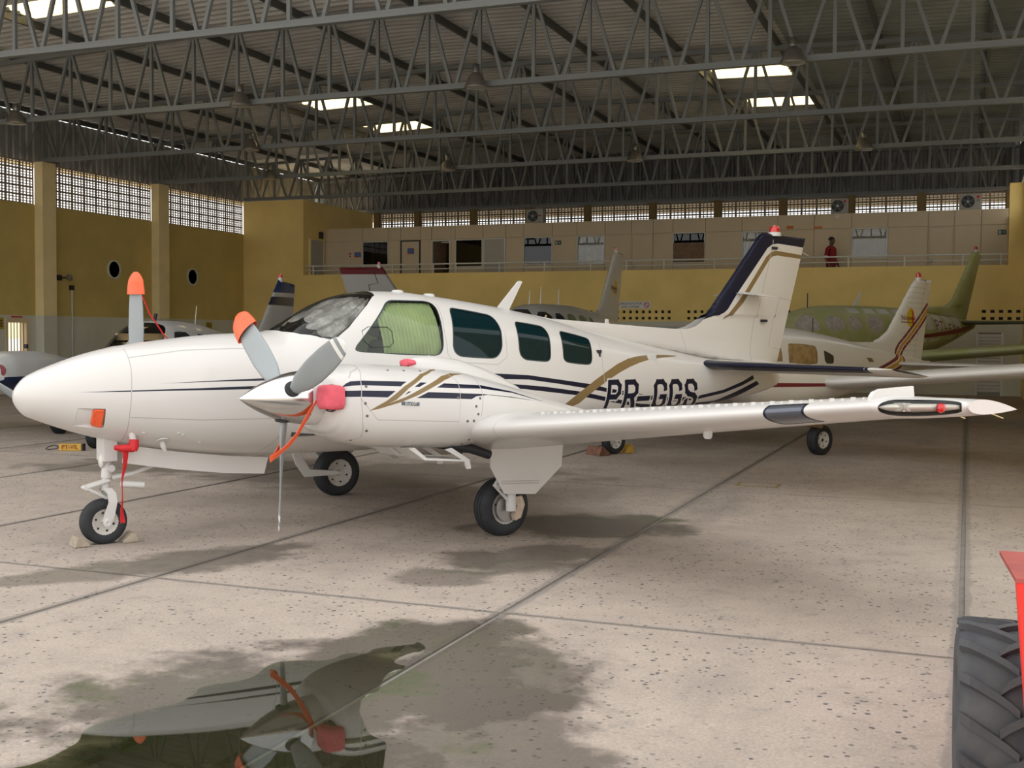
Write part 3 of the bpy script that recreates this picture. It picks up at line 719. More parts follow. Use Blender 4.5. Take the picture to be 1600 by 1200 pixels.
# high bay lamps
LAMPG = M('lamp_glass', (.30, .32, .28), .25, coat=.3)
for (x, yT, lab) in ((-9.0, 21.2, 'bell-shaped metal ceiling lamp, largest, at upper centre'), (-20.54, 21.2, 'bell-shaped metal ceiling lamp at upper left edge'), (-14.42, 21.2, 'bell-shaped ceiling lamp above the left skylights'), (-17.61, 26.3, 'pale boxed ceiling lamp on the third truss'), (-8.62, 31.4, 'bell-shaped ceiling lamp on the fourth truss, centre'), (-14.27, 31.4, 'bell-shaped ceiling lamp on the fourth truss, left of centre'), (-2.57, 31.4, 'bell-shaped ceiling lamp on the fourth truss, right'), (-20.37, 31.4, 'bell-shaped ceiling lamp on the fourth truss, leftmost'), (-2.95, 21.2, 'bell-shaped ceiling lamp beside the right skylight')):
    t = thing('high_bay_lamp', lab, 'lamp', (x-.02, yT-.22, 6.42), 0, 'bell-shaped ceiling lamps')
    autosmooth(MB().lathe([(.27,0),(.275,.03),(.22,.13),(.19,.24),(.12,.33),(.085,.36)], 24).build('shade', CHROME if False else M('lamp_shade_metal', (.22,.20,.17), .4, .6), t), 50)
    autosmooth(MB().lathe([(.085,.36),(.085,.52),(.06,.55),(0,.55)], 16).build('ballast', STEEL, t)); autosmooth(MB().lathe([(0,-.03),(.2,-.01),(.268,.005)], 24).build('lens', LAMPG, t))
    MB().tube([(0,0,.55),(0,.2,.60)], .015).build('hook', STEEL, t); t.scale = (.82, .82, .82); t.location.z = 6.47
# ================================================================== MAIN AIRCRAFT
# local frame: x forward, y to port, z up; s = -x measured aft of the main wheels
BR = math.atan2(-.847, -.532)
plane = thing('airplane', 'white twin-engine propeller airplane with navy and gold stripes lettered PR-GGS', 'airplane', (-4.85, 9.763, 0), BR)
def L(s, y, z): return (-s, y, z)
FUS=[(-3.51,1.182,1.178,.002,1.18,2,2),(-3.507,1.207,1.153,.028,1.18,2,2),(-3.495,1.240,1.117,.063,1.18,2,2),(-3.475,1.272,1.085,.097,1.18,2,2),(-3.44,1.313,1.046,.142,1.18,2,2),(-3.35,1.368,1.0,.205,1.18,2.05,2.05),
(-3.2,1.430,.94,.265,1.18,2.1,2.1),(-3.0,1.50,.872,.325,1.17,2.15,2.2),(-2.74,1.563,.803,.385,1.16,2.2,2.3),(-2.4,1.612,.735,.445,1.15,2.25,2.4),
(-2.0,1.658,.68,.50,1.14,2.3,2.5),(-1.6,1.683,.65,.54,1.14,2.35,2.6),(-1.42,1.70,.643,.555,1.14,2.35,2.6),(-1.17,1.837,.637,.575,1.16,2.4,2.6),(-.93,1.962,.632,.59,1.18,2.5,2.6),
(-.7,2.036,.63,.60,1.2,2.6,2.6),(-.45,2.062,.63,.605,1.2,2.7,2.6),(-.2,2.063,.63,.61,1.2,2.75,2.6),(.1,2.04,.63,.61,1.2,2.75,2.6),(.55,1.99,.64,.605,1.2,2.75,2.6),
(1.0,1.932,.66,.59,1.2,2.7,2.5),(1.4,1.865,.69,.565,1.2,2.6,2.4),(1.8,1.79,.73,.52,1.2,2.45,2.3),(2.3,1.695,.78,.455,1.2,2.3,2.2),(3.2,1.54,.845,.33,1.2,2.15,2.1),
(3.8,1.45,.895,.245,1.2,2.1,2.1),(4.4,1.38,.965,.16,1.2,2,2),(5.0,1.33,1.06,.07,1.2,2,2),(5.12,1.31,1.10,.04,1.2,2,2)]
NAC=[(-1.815,1.33,1.06,.24,1.2,2.2,2.2),(-1.80,1.375,.99,.33,1.19,2.5,2.5),(-1.76,1.405,.945,.385,1.18,2.7,2.7),(-1.68,1.435,.895,.42,1.17,2.8,2.8),(-1.55,1.455,.855,.44,1.15,2.9,2.8),(-1.3,1.445,.825,.45,1.13,3,2.8),
(-.9,1.418,.80,.45,1.11,3,2.8),(-.7,1.40,.79,.445,1.1,3,2.8),(-.5,1.36,.80,.43,1.1,2.8,2.6),(-.3,1.315,.82,.405,1.08,2.6,2.5),(0,1.235,.86,.35,1.05,2.4,2.3),(.3,1.155,.9,.27,1.03,2.2,2.2),(.6,1.075,.95,.17,1.01,2,2),(.85,1.02,.985,.05,1.0,2,2)]
fb = Body(FUS)
W1 = [(-.887,1.554),(-.856,1.524),(-.07,1.491),(-.02,1.553),(.005,1.933),(-.056,1.970),(-.469,1.966)]
W2 = [(.160,1.918),(.62,1.851),(.663,1.739),(.635,1.546),(.561,1.463),(.15,1.483),(.094,1.547)]
W3 = [(.88,1.798),(1.23,1.753),(1.26,1.685),(1.221,1.452),(1.181,1.428),(.902,1.449),(.85,1.503)]
W4 = [(1.445,1.714),(1.835,1.643),(1.838,1.605),(1.791,1.416),(1.749,1.391),(1.443,1.417),(1.404,1.451)]
def grow(P, k):                                       # enlarge an outline about its centre by k metres
    P = np.array(P); c = P.mean(0); v = P-c; n = np.linalg.norm(v, axis=1)[:,None]; return list(c+v*(n+k)/n)
BUt = [(.40,1.327),(.445,1.324),(.935,1.298),(1.443,1.234),(1.805,1.189),(1.996,1.15),(2.649,1.058),(3.102,1.015),(3.491,1.009),(4.004,1.073),(4.351,1.159),(4.552,1.229)]
BUb = [(.40,1.28),(.555,1.269),(.935,1.256),(1.34,1.205),(1.742,1.148),(1.981,1.112),(2.672,1.009),(3.134,.971),(3.522,.972),(4.025,1.035),(4.363,1.115),(4.576,1.184)]
BLt = [(.40,1.245),(.667,1.225),(1.134,1.185),(1.671,1.118),(1.992,1.06),(2.597,.964),(3.2,.925),(3.945,.948),(4.241,1.036),(4.63,1.16)]
BLb = [(.40,1.20),(.896,1.166),(1.566,1.09),(1.976,1.021),(2.63,.927),(3.3,.885),(4.024,.905),(4.319,.976),(4.692,1.121)]
GO = [(1.392,.982),(1.566,1.09),(1.903,1.271),(2.272,1.426),(2.649,1.478),(3.17,1.467),(3.293,1.456),(2.787,1.437),(2.459,1.382),(2.145,1.283),(1.792,1.114),(1.575,.971)]
SU = [(-2.525,1.279),(-2.03,1.299),(-1.769,1.308),(-.6,1.335),(-.6,1.312),(-1.771,1.290),(-2.031,1.289)]
SL = [(-3.12,1.219),(-2.739,1.229),(-2.285,1.237),(-1.773,1.249),(-.6,1.27),(-.6,1.235),(-1.775,1.223),(-2.286,1.222),(-2.739,1.219)]
WSl = [(-1.42,1.700),(-1.391,1.690),(-1.292,1.668),(-1.165,1.643),(-1.064,1.618),(-1.04,1.632),(-.909,1.727),(-.794,1.833),(-.68,1.925),(-.575,2.003)]
# wrap-around windshield outline in (s, phi): port edge down, then starboard edge back
ws = [(s, fb.phi(s, z)) for s, z in dens(WSl, .05)[:-1] if True]
ws = [(s, fb.phi(s, z)) for s, z in WSl]
top_ = [(-.545+.03*math.sin(PI*t), ws[-1][1]+(PI-2*ws[-1][1])*t) for t in np.linspace(.06, .94, 9)]
bot_ = [(-1.435-.02*math.sin(PI*t), (PI-ws[0][1])+(2*ws[0][1]-PI)*t) for t in np.linspace(.1, .9, 7)]
wso = ws+top_+[(s, PI-p) for s, p in ws[::-1]]+bot_
# lettering strokes, unit cell x 0..1, y 0..1
LET = {'P': [[(.1,0),(.1,1),(.72,1),(.92,.85),(.92,.58),(.72,.42),(.1,.42)]],
       'R': [[(.1,0),(.1,1),(.72,1),(.92,.85),(.92,.6),(.72,.46),(.1,.46)], [(.55,.46),(.92,0)]],
       '-': [[(.0,.36),(1.,.36)]],
       'G': [[(.92,.72),(.92,.86),(.74,1),(.30,1),(.1,.85),(.1,.15),(.30,0),(.74,0),(.92,.15),(.92,.42),(.55,.42)]],
       'S': [[(.92,.72),(.92,.86),(.74,1),(.30,1),(.1,.86),(.1,.64),(.30,.53),(.72,.47),(.92,.36),(.92,.14),(.74,0),(.28,0),(.1,.14),(.1,.28)]]}
def letter_regs(ch, s0, w, z0, h, sh, lw, name, extra=0.):
    R = []
    for st in LET[ch]:
        Q = [(s0+u*w-sh*(v-.5)*0+ (v*sh), z0+v*h) for u, v in st]
        for a, b in zip(Q[:-1], Q[1:]):
            a = np.array(a); b = np.array(b); t = (b-a)/np.linalg.norm(b-a); n = np.array((-t[1], t[0]))*(lw/2+extra); e = t*(lw/2*.8+extra)
            R.append((name, [a-e+n, b+e+n, b+e-n, a-e-n]))
    return R
regs = [('stripe', fb.poly(strip(BUt, BUb), sd)) for sd in (1, -1)]+[('stripe', fb.poly(strip(BLt, BLb), sd)) for sd in (1, -1)]
regs += [('stripe', fb.poly(SU, sd)) for sd in (1, -1)]+[('stripe', fb.poly(SL, sd)) for sd in (1, -1)]
GOg = chaikin(GO, 1); GOw = np.array(GO)
regs += [('', fb.poly([(p[0], p[1]) for p in grow(GO, 0)], 1))]
regs += [('gold', fb.poly(GOg, sd)) for sd in (1, -1)]
cells = [('P',2.03,.19),('R',2.31,.20),('-',2.55,.17),('G',2.82,.20),('G',3.10,.20),('S',3.39,.20)]
LETS = []
for nm_, ex in (('', .016), ('letter%d', 0.)):
    for i, (ch, s0, w) in enumerate(cells):
        q = i/5; LETS.append((ch, letter_regs(ch, s0, w, .945-.055*q, .258+.036*q, -.125*q, .054, nm_ % i if nm_ else '', ex)))
for _, rr in LETS:
    for n, poly in rr: regs.append((n, fb.poly([tuple(p) for p in poly], 1, .04)))
for sd in (1, -1):
    for n, P_ in (('w1', W1), ('w2', W2), ('w3', W3), ('w4', W4)):
        R2 = chaikin(dens(P_, .15 if n in ('w1', 'w2') else .11), 2)
        regs.append(('seal', fb.poly(grow(R2, .012), sd))); regs.append((n+('p' if sd > 0 else 's'), fb.poly(R2, sd)))
    for ln in ([(-2.72,1.545),(-2.722,1.4),(-2.732,1.278),(-2.748,1.031),(-2.746,.82)], [(-2.72,1.478),(-2.3,1.535),(-1.9,1.55),(-1.62,1.55)], [(-1.62,1.60),(-1.6,1.2),(-1.66,.98)], [(-2.74,1.02),(-2.2,.985),(-1.66,.98),(-1.5,.97)], [(-1.5,1.0),(-1.56,.8),(-1.66,.68)],
               [(.04,1.95),(.02,1.7),(.03,1.5),(.09,1.43),(.58,1.40),(.69,1.47),(.71,1.7)], [(1.98,1.6),(1.95,1.38),(1.98,1.15)], [(.0,1.10),(.0,.7)]):
        regs.append(('seam', fb.poly(line_strip(ln, .0035), sd, .03)))
    regs.append(('inlet', fb.poly([(-3.114,1.098),(-2.921,1.091),(-2.915,.932),(-3.124,.957)], sd)))
regs.append(('windshield', wso))
U = np.unique(np.concatenate([np.array([-3.51,-3.5095,-3.5085,-3.507,-3.504,-3.50,-3.495,-3.488,-3.48,-3.47,-3.455,-3.44,-3.42]), np.linspace(-3.4, -1.5, 26), np.linspace(-1.45, 2.2, 60), np.linspace(2.3, 5.12, 30)]))
Wp = np.unique(np.concatenate([np.linspace(-PI/2, 3*PI/2, 81)]))
R = regsurf(fb.surf, U, Wp, regs, k=.55, step=.045)
fus = reg('fuselage', R[''], WHITE, plane)
reg('stripe', R['stripe'], NAVY, fus); reg('gold_swoosh', R['gold'], GOLD, fus)
reg('panel_seam', R['seam'], SEAM, fus); reg('window_seal', R['seal'], SEAL, fus)
for i, (ch, _, _) in enumerate(cells):
    if 'letter%d' % i in R: reg('registration_letter', R['letter%d' % i], NAVY, fus)['label'] = 'navy registration character '+ch
for n in ('w1', 'w2', 'w3', 'w4'):
    for sd in 'ps':
        if n+sd in R: reg('cabin_window', R[n+sd], GL_GREEN if n == 'w1' else GL_TINT, fus, -.006)
reg('windshield', R['windshield'], GL_CLEAR, fus, -.006)
V, F, N, P2 = R['inlet']; dpt = np.clip((P2[:,0]+3.124)/.2, 0, 1)*.055
reg('nose_inlet', (V-N*dpt[:,None], F, N), WHITE, fus)
for sd in (1, -1):
    for P_ in ([(-3.114,1.098),(-2.921,1.091)], [(-3.124,.957),(-2.915,.932)], [(-2.921,1.091),(-2.915,.932)]):
        VW = []
        for q_ in np.linspace(0, 1, 9):
            a_ = P_[0][0]+(P_[1][0]-P_[0][0])*q_; z_ = P_[0][1]+(P_[1][1]-P_[0][1])*q_; X_, N_ = fb.surf(np.array([a_]), np.array([fb.phi(a_, z_, sd)]))
            VW += [X_[0], X_[0]-N_[0]*(min(1, max(0, (a_+3.124)/.2))*.055+.002)]
        mesh('inlet_wall', VW, [(2*k_, 2*k_+2, 2*k_+3, 2*k_+1) for k_ in range(8)], WHITE, fus)
# cabin lining: inner skin of the cabin part
V, F, N, P2 = R['']
keep = [f for f in F if -1.45 < P2[f][:,0].mean() < 2.0]
u, inv = np.unique(np.array(keep), return_inverse=True)
mesh('cabin_lining', (V-N*.03)[u], inv.reshape(-1, 3)[:, ::-1], LINING, fus, N=-N[u])
tl = interp(FUS, [-1.5, 2.0])
box('cabin_floor', -2.0, 1.45, -.5, .5, .82, .86, LINING, fus); mesh('rear_bulkhead', [L(1.95,.45*math.cos(a),1.2+.5*math.sin(a)) for a in np.linspace(0, 2*PI, 20)[:-1]], [tuple(range(19))], LINING, fus)
V = []; F = []; st_ = [(-1.40,1.64),(-1.32,1.665),(-1.2,1.672),(-1.05,1.665),(-.95,1.64),(-.92,1.58),(-.93,1.30)]
for q_, z_ in st_:
    h_ = max(.05, fb.y(q_, z_)-.045)
    V += [L(q_, h_*k_/6, z_-.02*(k_/6)**2) for k_ in range(-6, 7)]
for i in range(len(st_)-1):
    for k_ in range(12): F.append((i*13+k_, i*13+k_+1, (i+1)*13+k_+1, (i+1)*13+k_))
mesh('instrument_panel', V, F, BLACK, fus, smooth=True)
for (s0, y0) in ((-.45,.27),(-.45,-.27),(.75,.27),(.75,-.27)):
    o = MB().prism([(s0-.25,.95),(s0-.25,1.1),(s0+.15,1.1),(s0+.27,1.62),(s0+.38,1.62),(s0+.30,.95)], lambda p: L(p[0], y0-.21, p[1]), lambda p: L(p[0], y0+.21, p[1])).build('cabin_seat', M('seat_leather', (.14,.13,.11), .6), fus); bevel(o, .04, 3)
# curtain behind the first side window
V = []; F = []; ns, nz = 90, 8
for i in range(ns+1):
    s = -.62+.60*i/ns
    for j in range(nz+1):
        z = 1.43+(1.955-1.43)*j/nz; zz = min(z, 1.95)
        V.append(L(s+(.03*(1-j/nz)), fb.y(s, zz)-.05+.016*math.sin(i*1.15+.6*math.sin(j*.6))*(.6+.4*(nz-j)/nz), z))
for i in range(ns):
    for j in range(nz): a = i*(nz+1)+j; F.append((a, a+nz+1, a+nz+2, a+1))
mesh('curtain', V, F, CURTAIN, fus, smooth=True)
# storm window ring in first side window
cx, cz = -.66, 1.63
ring = [(-.80,1.70),(-.74,1.735),(-.56,1.735),(-.52,1.70),(-.52,1.60),(-.56,1.565),(-.74,1.565),(-.80,1.62)]
MB().tube([L(s, fb.y(s, z)-.002, z) for s, z in ring+ring[:1]], .004, 5).build('storm_window_frame', SEAL, fus)
# sunshade behind the windshield
V = []; F = []; n1, n2 = 46, 20
pe = ws[-1][1]
for i in range(n1+1):
    t = i/n1
    for j in range(n2+1):
        q = j/n2; s = -1.17+.03*math.sin(t*17)+.02*math.sin(t*41)+(.545)*q; s = min(s, -.58)
        e = max(0.0, np.interp(s, [p[0] for p in ws[5:]], [p[1] for p in ws[5:]]))+.06
        ph = e+(PI-2*e)*t
        X_, N_ = fb.surf(np.array([s]), np.array([ph])); off = .045+.012*math.sin(t*38+q*3)+.01*math.sin(q*12+t*5)
        V.append(X_[0]-N_[0]*off)
for i in range(n1):
    for j in range(n2): a = i*(n2+1)+j; F.append((a, a+n2+1, a+n2+2, a+1))
sh = mesh('sunshade', V, F, SILVER, None, smooth=True); sh.location = plane.location; sh.rotation_euler = plane.rotation_euler
tag(sh, 'crinkled silver sunshade behind the main airplane windshield', 'sunshade')
autosmooth(MB().lathe([(0,-.03),(.03,-.02),(.036,0),(.03,.02),(0,.03)], 12, L(-1.10,.02,1.755)).build('compass', BLACK, fus))
# roof aerials and pucks
MB().prism([(.984,1.925),(1.125,1.905),(1.297,2.205),(1.27,2.215),(1.25,2.207)], lambda p: L(p[0], -.012, p[1]), lambda p: L(p[0], .012, p[1])).build('blade_antenna', WHITE2, fus)
for s, z in ((-.20,2.055),(.14,2.03)): autosmooth(MB().lathe([(.055,-.01),(.055,.012),(.04,.024),(0,.026)], 20, L(s,.1,z)).build('gps_antenna', WHITE2, fus))
MB().prism([(2.40,1.78),(2.46,1.78),(2.44,1.85),(2.41,1.85)], lambda p: L(p[0], -.008, p[1]), lambda p: L(p[0], .008, p[1])).build('stub_antenna', WHITE2, fus)
for s, z, h in ((2.75,1.435,.05),): bevel(MB().box(-s-.07, -s+.05, fb.y(s,z)-.02, fb.y(s,z)+.012, z-.06, z+.05).build('static_plate', WHITE2, fus), .006)
o = MB().box(-1.96, -1.90, fb.y(1.93,1.5)-.01, fb.y(1.93,1.5)+.008, 1.50, 1.53).box(-1.94, -1.92, fb.y(1.93,1.48)-.01, fb.y(1.93,1.48)+.008, 1.46, 1.50).build('fuel_vent', DARK, fus)
# ---- fin, dorsal fairing, rudder
OUT = [(1.05,1.90),(1.14,1.917),(1.62,1.842),(2.5,1.793),(3.0,1.768),(3.38,1.752),(3.52,1.752),(3.66,1.783),(3.76,1.83),(3.874,1.908),(3.963,1.977),(4.773,2.866),(4.83,2.89),(4.94,2.896),(5.196,2.876),(5.606,2.87),(5.119,1.349),(5.05,1.30),(4.0,1.40),(3.2,1.50),(2.3,1.62),(1.5,1.80)]
def finprof(out):
    P = np.array(out)
    zs = np.linspace(P[:,1].min(), P[:,1].max(), 200); le = []; te = []
    for z in zs:
        xs_ = []
        for i in range(len(P)):
            a, b = P[i], P[(i+1) % len(P)]
            if (a[1]-z)*(b[1]-z) <= 0 and abs(a[1]-b[1]) > 1e-9: xs_.append(a[0]+(b[0]-a[0])*(z-a[1])/(b[1]-a[1]))
        le.append(min(xs_) if xs_ else P[:,0].mean()); te.append(max(xs_) if xs_ else P[:,0].mean())
    return zs, np.array(le), np.array(te)
class Fin:
    def __init__(f, out, tmax, side=1, y0=0.): f.z, f.le, f.te = finprof(out); f.t = tmax; f.side = side; f.y0 = y0
    def yy(f, s, z):
        le = np.interp(z, f.z, f.le); te = np.interp(z, f.z, f.te); c = np.maximum(te-le, 1e-3); x = np.clip((s-le)/c, 0, 1)
        th = f.t(z) if callable(f.t) else f.t
        p = 5*(.2969*np.sqrt(x)-.126*x-.3516*x**2+.2843*x**3-.1036*x**4)*th*2
        return np.maximum(p, 0)
    def surf(f, s, z):
        y = f.yy(s, z); e = 4e-3
        gs = (f.yy(s+e, z)-f.yy(s-e, z))/(2*e); gz = (f.yy(s, z+e)-f.yy(s, z-e))/(2*e)
        N = np.stack([gs, np.ones_like(gs), -gz], 1); N /= np.linalg.norm(N, axis=1)[:,None]
        N[:,1] *= f.side
        return np.stack([-s, f.y0+f.side*y, z], 1), N
ft = lambda z: np.interp(z, [1.3, 1.75, 1.9, 2.9], [.16, .11, .075, .035])
FN = [(3.80,1.86),(3.844,1.885),(3.932,1.955),(4.739,2.83),(4.765,2.88),(4.83,2.91),(4.94,2.91),(5.161,2.89),(5.65,2.89),(5.60,2.756),(5.063,2.778),(4.96,2.76),(4.882,2.716),(4.348,2.158),(4.20,1.985),(4.14,1.945),(4.06,1.915),(3.985,1.904)]
FG = [(4.129,1.861),(4.376,2.085),(4.508,2.218),(4.856,2.612),(4.94,2.67),(5.037,2.692),(5.56,2.664),(5.55,2.618),(5.053,2.636),(4.97,2.622),(4.913,2.583),(4.589,2.22),(4.457,2.068),(4.273,1.918)]
fin = None
for sd in (1, -1):
    ff = Fin(OUT, ft, sd)
    rg = [('navy', FN), ('gold', FG), ('hinge', line_strip([(4.985,2.82),(4.975,2.76),(4.513,1.36)], .0045)), ('hinge', line_strip([(5.0,2.756),(5.14,2.70),(5.60,2.69)][:2], .004)), ('tab', line_strip([(5.116,2.14),(5.36,2.107)], .004)), ('tab', line_strip([(5.116,2.14),(4.937,1.559),(5.2,1.515)], .004)), ('hinge', line_strip([(3.40,1.76),(3.45,1.62),(3.48,1.47)], .003))]
    RR = regsurf(ff.surf, np.linspace(1.05, 5.62, 110), np.linspace(1.3, 2.9, 44), rg, 1., OUT, .03)
    if fin is None: fin = reg('vertical_fin', RR[''], WHITE, plane)
    else: reg('fin_skin', RR[''], WHITE, fin)
    reg('navy_band', RR['navy'], NAVY, fin); reg('gold_line', RR['gold'], GOLD, fin); reg('rudder_hinge', RR['hinge'], SEAM, fin)
    if 'tab' in RR: reg('trim_tab_gap', RR['tab'], SEAM, fin)
autosmooth(MB().lathe([(.075,-.03),(.075,.012),(.062,.02)], 20, L(5.05,0,2.895)).build('beacon_base', WHITE2, fin))
autosmooth(MB().lathe([(.062,.02),(.06,.06),(.045,.09),(0,.10)], 20, L(5.05,0,2.895)).build('beacon', REDLENS, fin))
mb = MB(); mb.prism([(2.86,1.668),(3.10,1.70),(3.11,1.60)], lambda p: L(p[0], .015, p[1]), lambda p: L(p[0], .085, p[1])); mb.build('fin_air_scoop', WHITE2, fin)
box('scoop_mouth', -3.118, -3.111, .02, .082, 1.605, 1.695, SEAM, fin)
for a_, z_ in ((4.25,2.19), (4.62,2.155)): pass
MB().prism([(4.33,2.17),(4.72,2.145),(4.72,2.155),(4.45,2.19)], lambda p: L(p[0], .06, p[1]), lambda p: L(p[0], .30, p[1]-.02)).build('cat_whisker_antenna', WHITE2, fin)
MB().prism([(4.33,2.17),(4.72,2.145),(4.72,2.155),(4.45,2.19)], lambda p: L(p[0], -.06, p[1]), lambda p: L(p[0], -.30, p[1]-.02)).build('cat_whisker_antenna', WHITE2, fin)
for s, z in ((4.98,2.72),(4.82,1.86)): MB().box(-s-.05, -s+.03, .03, .07, z-.015, z+.015).build('hinge_bracket', DARK, fin)
MB().tube([L(5.56,0,2.70), L(5.68,0,2.66)], .004, 5).build('static_wick', WHITE2, fin)
# ---- lifting surfaces
class Wing:
    def __init__(w, le, te, z0, th, inc, side, camber=.06): w.le, w.te, w.z0, w.th, w.inc, w.side, w.cam = le, te, z0, th, inc, side, camber
    def pt(w, y, v):
        le = w.le(y); c = np.maximum(w.te(y)-le, 1e-3); x = v*v
        p = 5*(.2969*np.sqrt(x)-.126*x-.3516*x**2+.2843*x**3-.1036*x**4)*w.th(y)*c
        z = w.z0(y)-w.inc(y)*x*c+w.cam*x*(1-x)*c*w.th(y)*4+np.sign(v)*p
        return np.stack([-(le+x*c), w.side*y, z], 1)
    def surf(w, y, v):
        X = w.pt(y, v); e = 3e-3
        dy = w.pt(y+e, v)-w.pt(y-e, v); dv = w.pt(y, np.minimum(v+e, .999))-w.pt(y, np.maximum(v-e, -.999))
        N = np.cross(dv, dy)*w.side; N /= np.maximum(np.linalg.norm(N, axis=1), 1e-12)[:,None]
        le = w.le(y); c = w.te(y)-le; O = X-np.stack([-(le+.4*c), w.side*y, w.z0(y)-w.inc(y)*.4*c], 1); N[(N*O).sum(1) < 0] *= -1
        return X, N
VV = np.unique(np.concatenate([-np.linspace(0, 1, 19)**.9, np.linspace(0, 1, 19)**.9]))
def wle(y):
    b = -.77+.0596*(np.asarray(y, float)-.6); t = np.clip((y-5.46)/.30, 0, 1); return b+.42*t**1.6
def wte(y): return -.77+2.13+(.0596-.238)*(np.asarray(y, float)-.6)
wz = lambda y: .955+.104*(np.asarray(y, float)-2.1)-.03*np.clip((np.asarray(y, float)-5.45)/.31, 0, 1)
wth = lambda y: np.interp(y, [.5, 2, 5.3, 5.6, 5.77], [.165, .155, .125, .135, .17])
winc = lambda y: np.interp(y, [.5, 5.2, 5.7], [.06, .05, .06])
wings = []
for sd in (1, -1):
    w = Wing(wle, wte, wz, wth, winc, sd)
    rg = []
    if sd > 0 or True:
        rg += [('light_frame', [(4.76,-.42),(4.76,.22),(5.04,.22),(5.04,-.42)]), ('light', [(4.775,-.40),(4.775,.19),(5.025,.19),(5.025,-.40)]),
               ('lens', chaikin([(5.50,-.36),(5.50,.24),(5.60,.30),(5.735,.30),(5.75,.0),(5.735,-.34)], 2)),
               ('gap', line_strip([(3.4,.835),(5.35,.80)], .008)), ('gap', line_strip([(2.2,-.80),(3.35,-.80),(5.3,-.78)], .008)), ('gap', line_strip([(2.28,-.62),(2.28,.0),(2.28,.6)], .004)),
               ('gap', line_strip([(3.3,-.42),(3.85,-.42)], .01)), ('gap', line_strip([(4.0,-.5),(4.75,-.5)], .006))]
    RW = regsurf(w.surf, np.linspace(.45, 5.765, 70), VV, rg, 1., None, .05)
    wo = reg('wing', RW[''], WHITE, plane); wings.append(wo)
    vv_ = np.concatenate([np.linspace(-1, 1, 41)[:-1]]); ep = w.pt(np.full(len(vv_), 5.765), vv_); mesh('tip_cap', ep, [tuple(range(len(ep)))], WHITE, wo)
    reg('panel_gap', RW['gap'], SEAM, wo)
    reg('landing_light_frame', RW['light_frame'], NAVY, wo, .002); reg('landing_light', RW['light'], M('lamp_bay_grey', (.12,.13,.16), .22, .5), wo, .001)
    reg('tip_lens', RW['lens'], GL_LENS, wo, .003); reg('lens_reflector', RW['lens'], LENSIN, wo, -.022)
    tx = w.pt(np.array([5.69]), np.array([-.03]))[0]
    autosmooth(MB().lathe([(0,-.028),(.02,-.02),(.027,0),(.02,.02),(0,.028)], 14, (tx[0]-.012, tx[1], tx[2])).build('navigation_light', REDLENS if sd > 0 else M('green_lens', (.01,.35,.08), .15), wo))
    bx = w.pt(np.array([5.57]), np.array([.0]))[0]; MB().box(bx[0]-.09, bx[0]-.03, bx[1]-.045, bx[1]+.02, bx[2]-.022, bx[2]+.022).build('strobe_lamp', LENSIN, wo)
    q = 0; y = 2.62
    while y < 5.42:
        pt = w.pt(np.array([y]), np.array([.33]))[0]; a = .32*(1 if q % 2 else -1); hgt = .011
        o = MB().box(-.014, .014, -.004, .004, -.01, hgt).build('vortex_generator', WHITE2, wo) if q == 0 else link('vortex_generator', VGM, wo)
        if q == 0: VGM = o.data
        o.location = pt; o.rotation_euler = (0, 0, a); o.scale = (1, 1, 1 if q % 2 == 0 else .62); q += 1; y += .07
    # curved tip plate above the wing
    yy = np.linspace(5.36, 5.62, 9); V = []; F = []
    pv_ = [(w.pt(np.array([5.40]), np.array([.30]))[0], .0), ]
    P0 = w.pt(np.array([5.42]), np.array([.22]))[0]
    prof_ = [(0,0),(-.008,.03),(-.03,.055),(-.08,.07),(-.34,.082),(-.35,.01)]
    mbp = MB().prism([(a, z) for a, z in prof_], lambda p: (P0[0]+p[0], P0[1]-sd*.012+sd*(-p[0])*.10, P0[2]+p[1]-.01), lambda p: (P0[0]+p[0], P0[1]+sd*.012+sd*(-p[0])*.10, P0[2]+p[1]-.01))
    bevel(mbp.build('tip_fence', WHITE, wo), .004)
    for yb in (5.28, 5.55):
        a = w.pt(np.array([yb]), np.array([.985]))[0]; MB().tube([tuple(a), (a[0]-.16, a[1]+sd*.03, a[2]-.05)], .0035, 5).build('static_wick', M('wick', (.6,.5,.25), .7), wo)
    fp = w.pt(np.array([4.05]), np.array([-.5]))[0]
    if sd > 0: autosmooth(MB().lathe([(.03,0),(.03,-.035),(.02,-.05),(0,-.052)], 12, (fp[0], fp[1], fp[2]+.005)).build('fuel_drain', WHITE2, wo))
# wing root glove fairing ahead of the nacelle/outer wing joint
# horizontal tail
hle = lambda y: 3.66+.06*(np.asarray(y, float)-.1)+np.clip((y-2.3)/.16, 0, 1)**2*.16
hte = lambda y: 5.02-.20*(np.asarray(y, float)-.1)
hz = lambda y: 1.365+.0*np.asarray(y, float)
hth = lambda y: np.interp(y, [0, 2.3, 2.45], [.10, .085, .035])
hinc = lambda y: np.interp(y, [0, 2.4], [.05, .13])
for sd in (1, -1):
    w = Wing(hle, hte, hz, hth, hinc, sd, 0.)
    rg = [('boot', [(.05,-.36),(.05,.30),(2.28,.30),(2.28,-.36)]), ('gap', line_strip([(.2,-.77),(2.2,-.75)], .008)), ('gap', line_strip([(.2,.77),(2.2,.75)], .008)), ('gap', line_strip([(2.24,.74),(2.24,.0),(2.24,-.74)], .003))]
    RW = regsurf(w.surf, np.linspace(.03, 2.45, 34), VV, rg, 1., None, .05)
    so = reg('horizontal_stabilizer', RW[''], WHITE, plane); reg('navy_leading_edge', RW['boot'], NAVY, so); reg('elevator_gap', RW['gap'], SEAM, so)
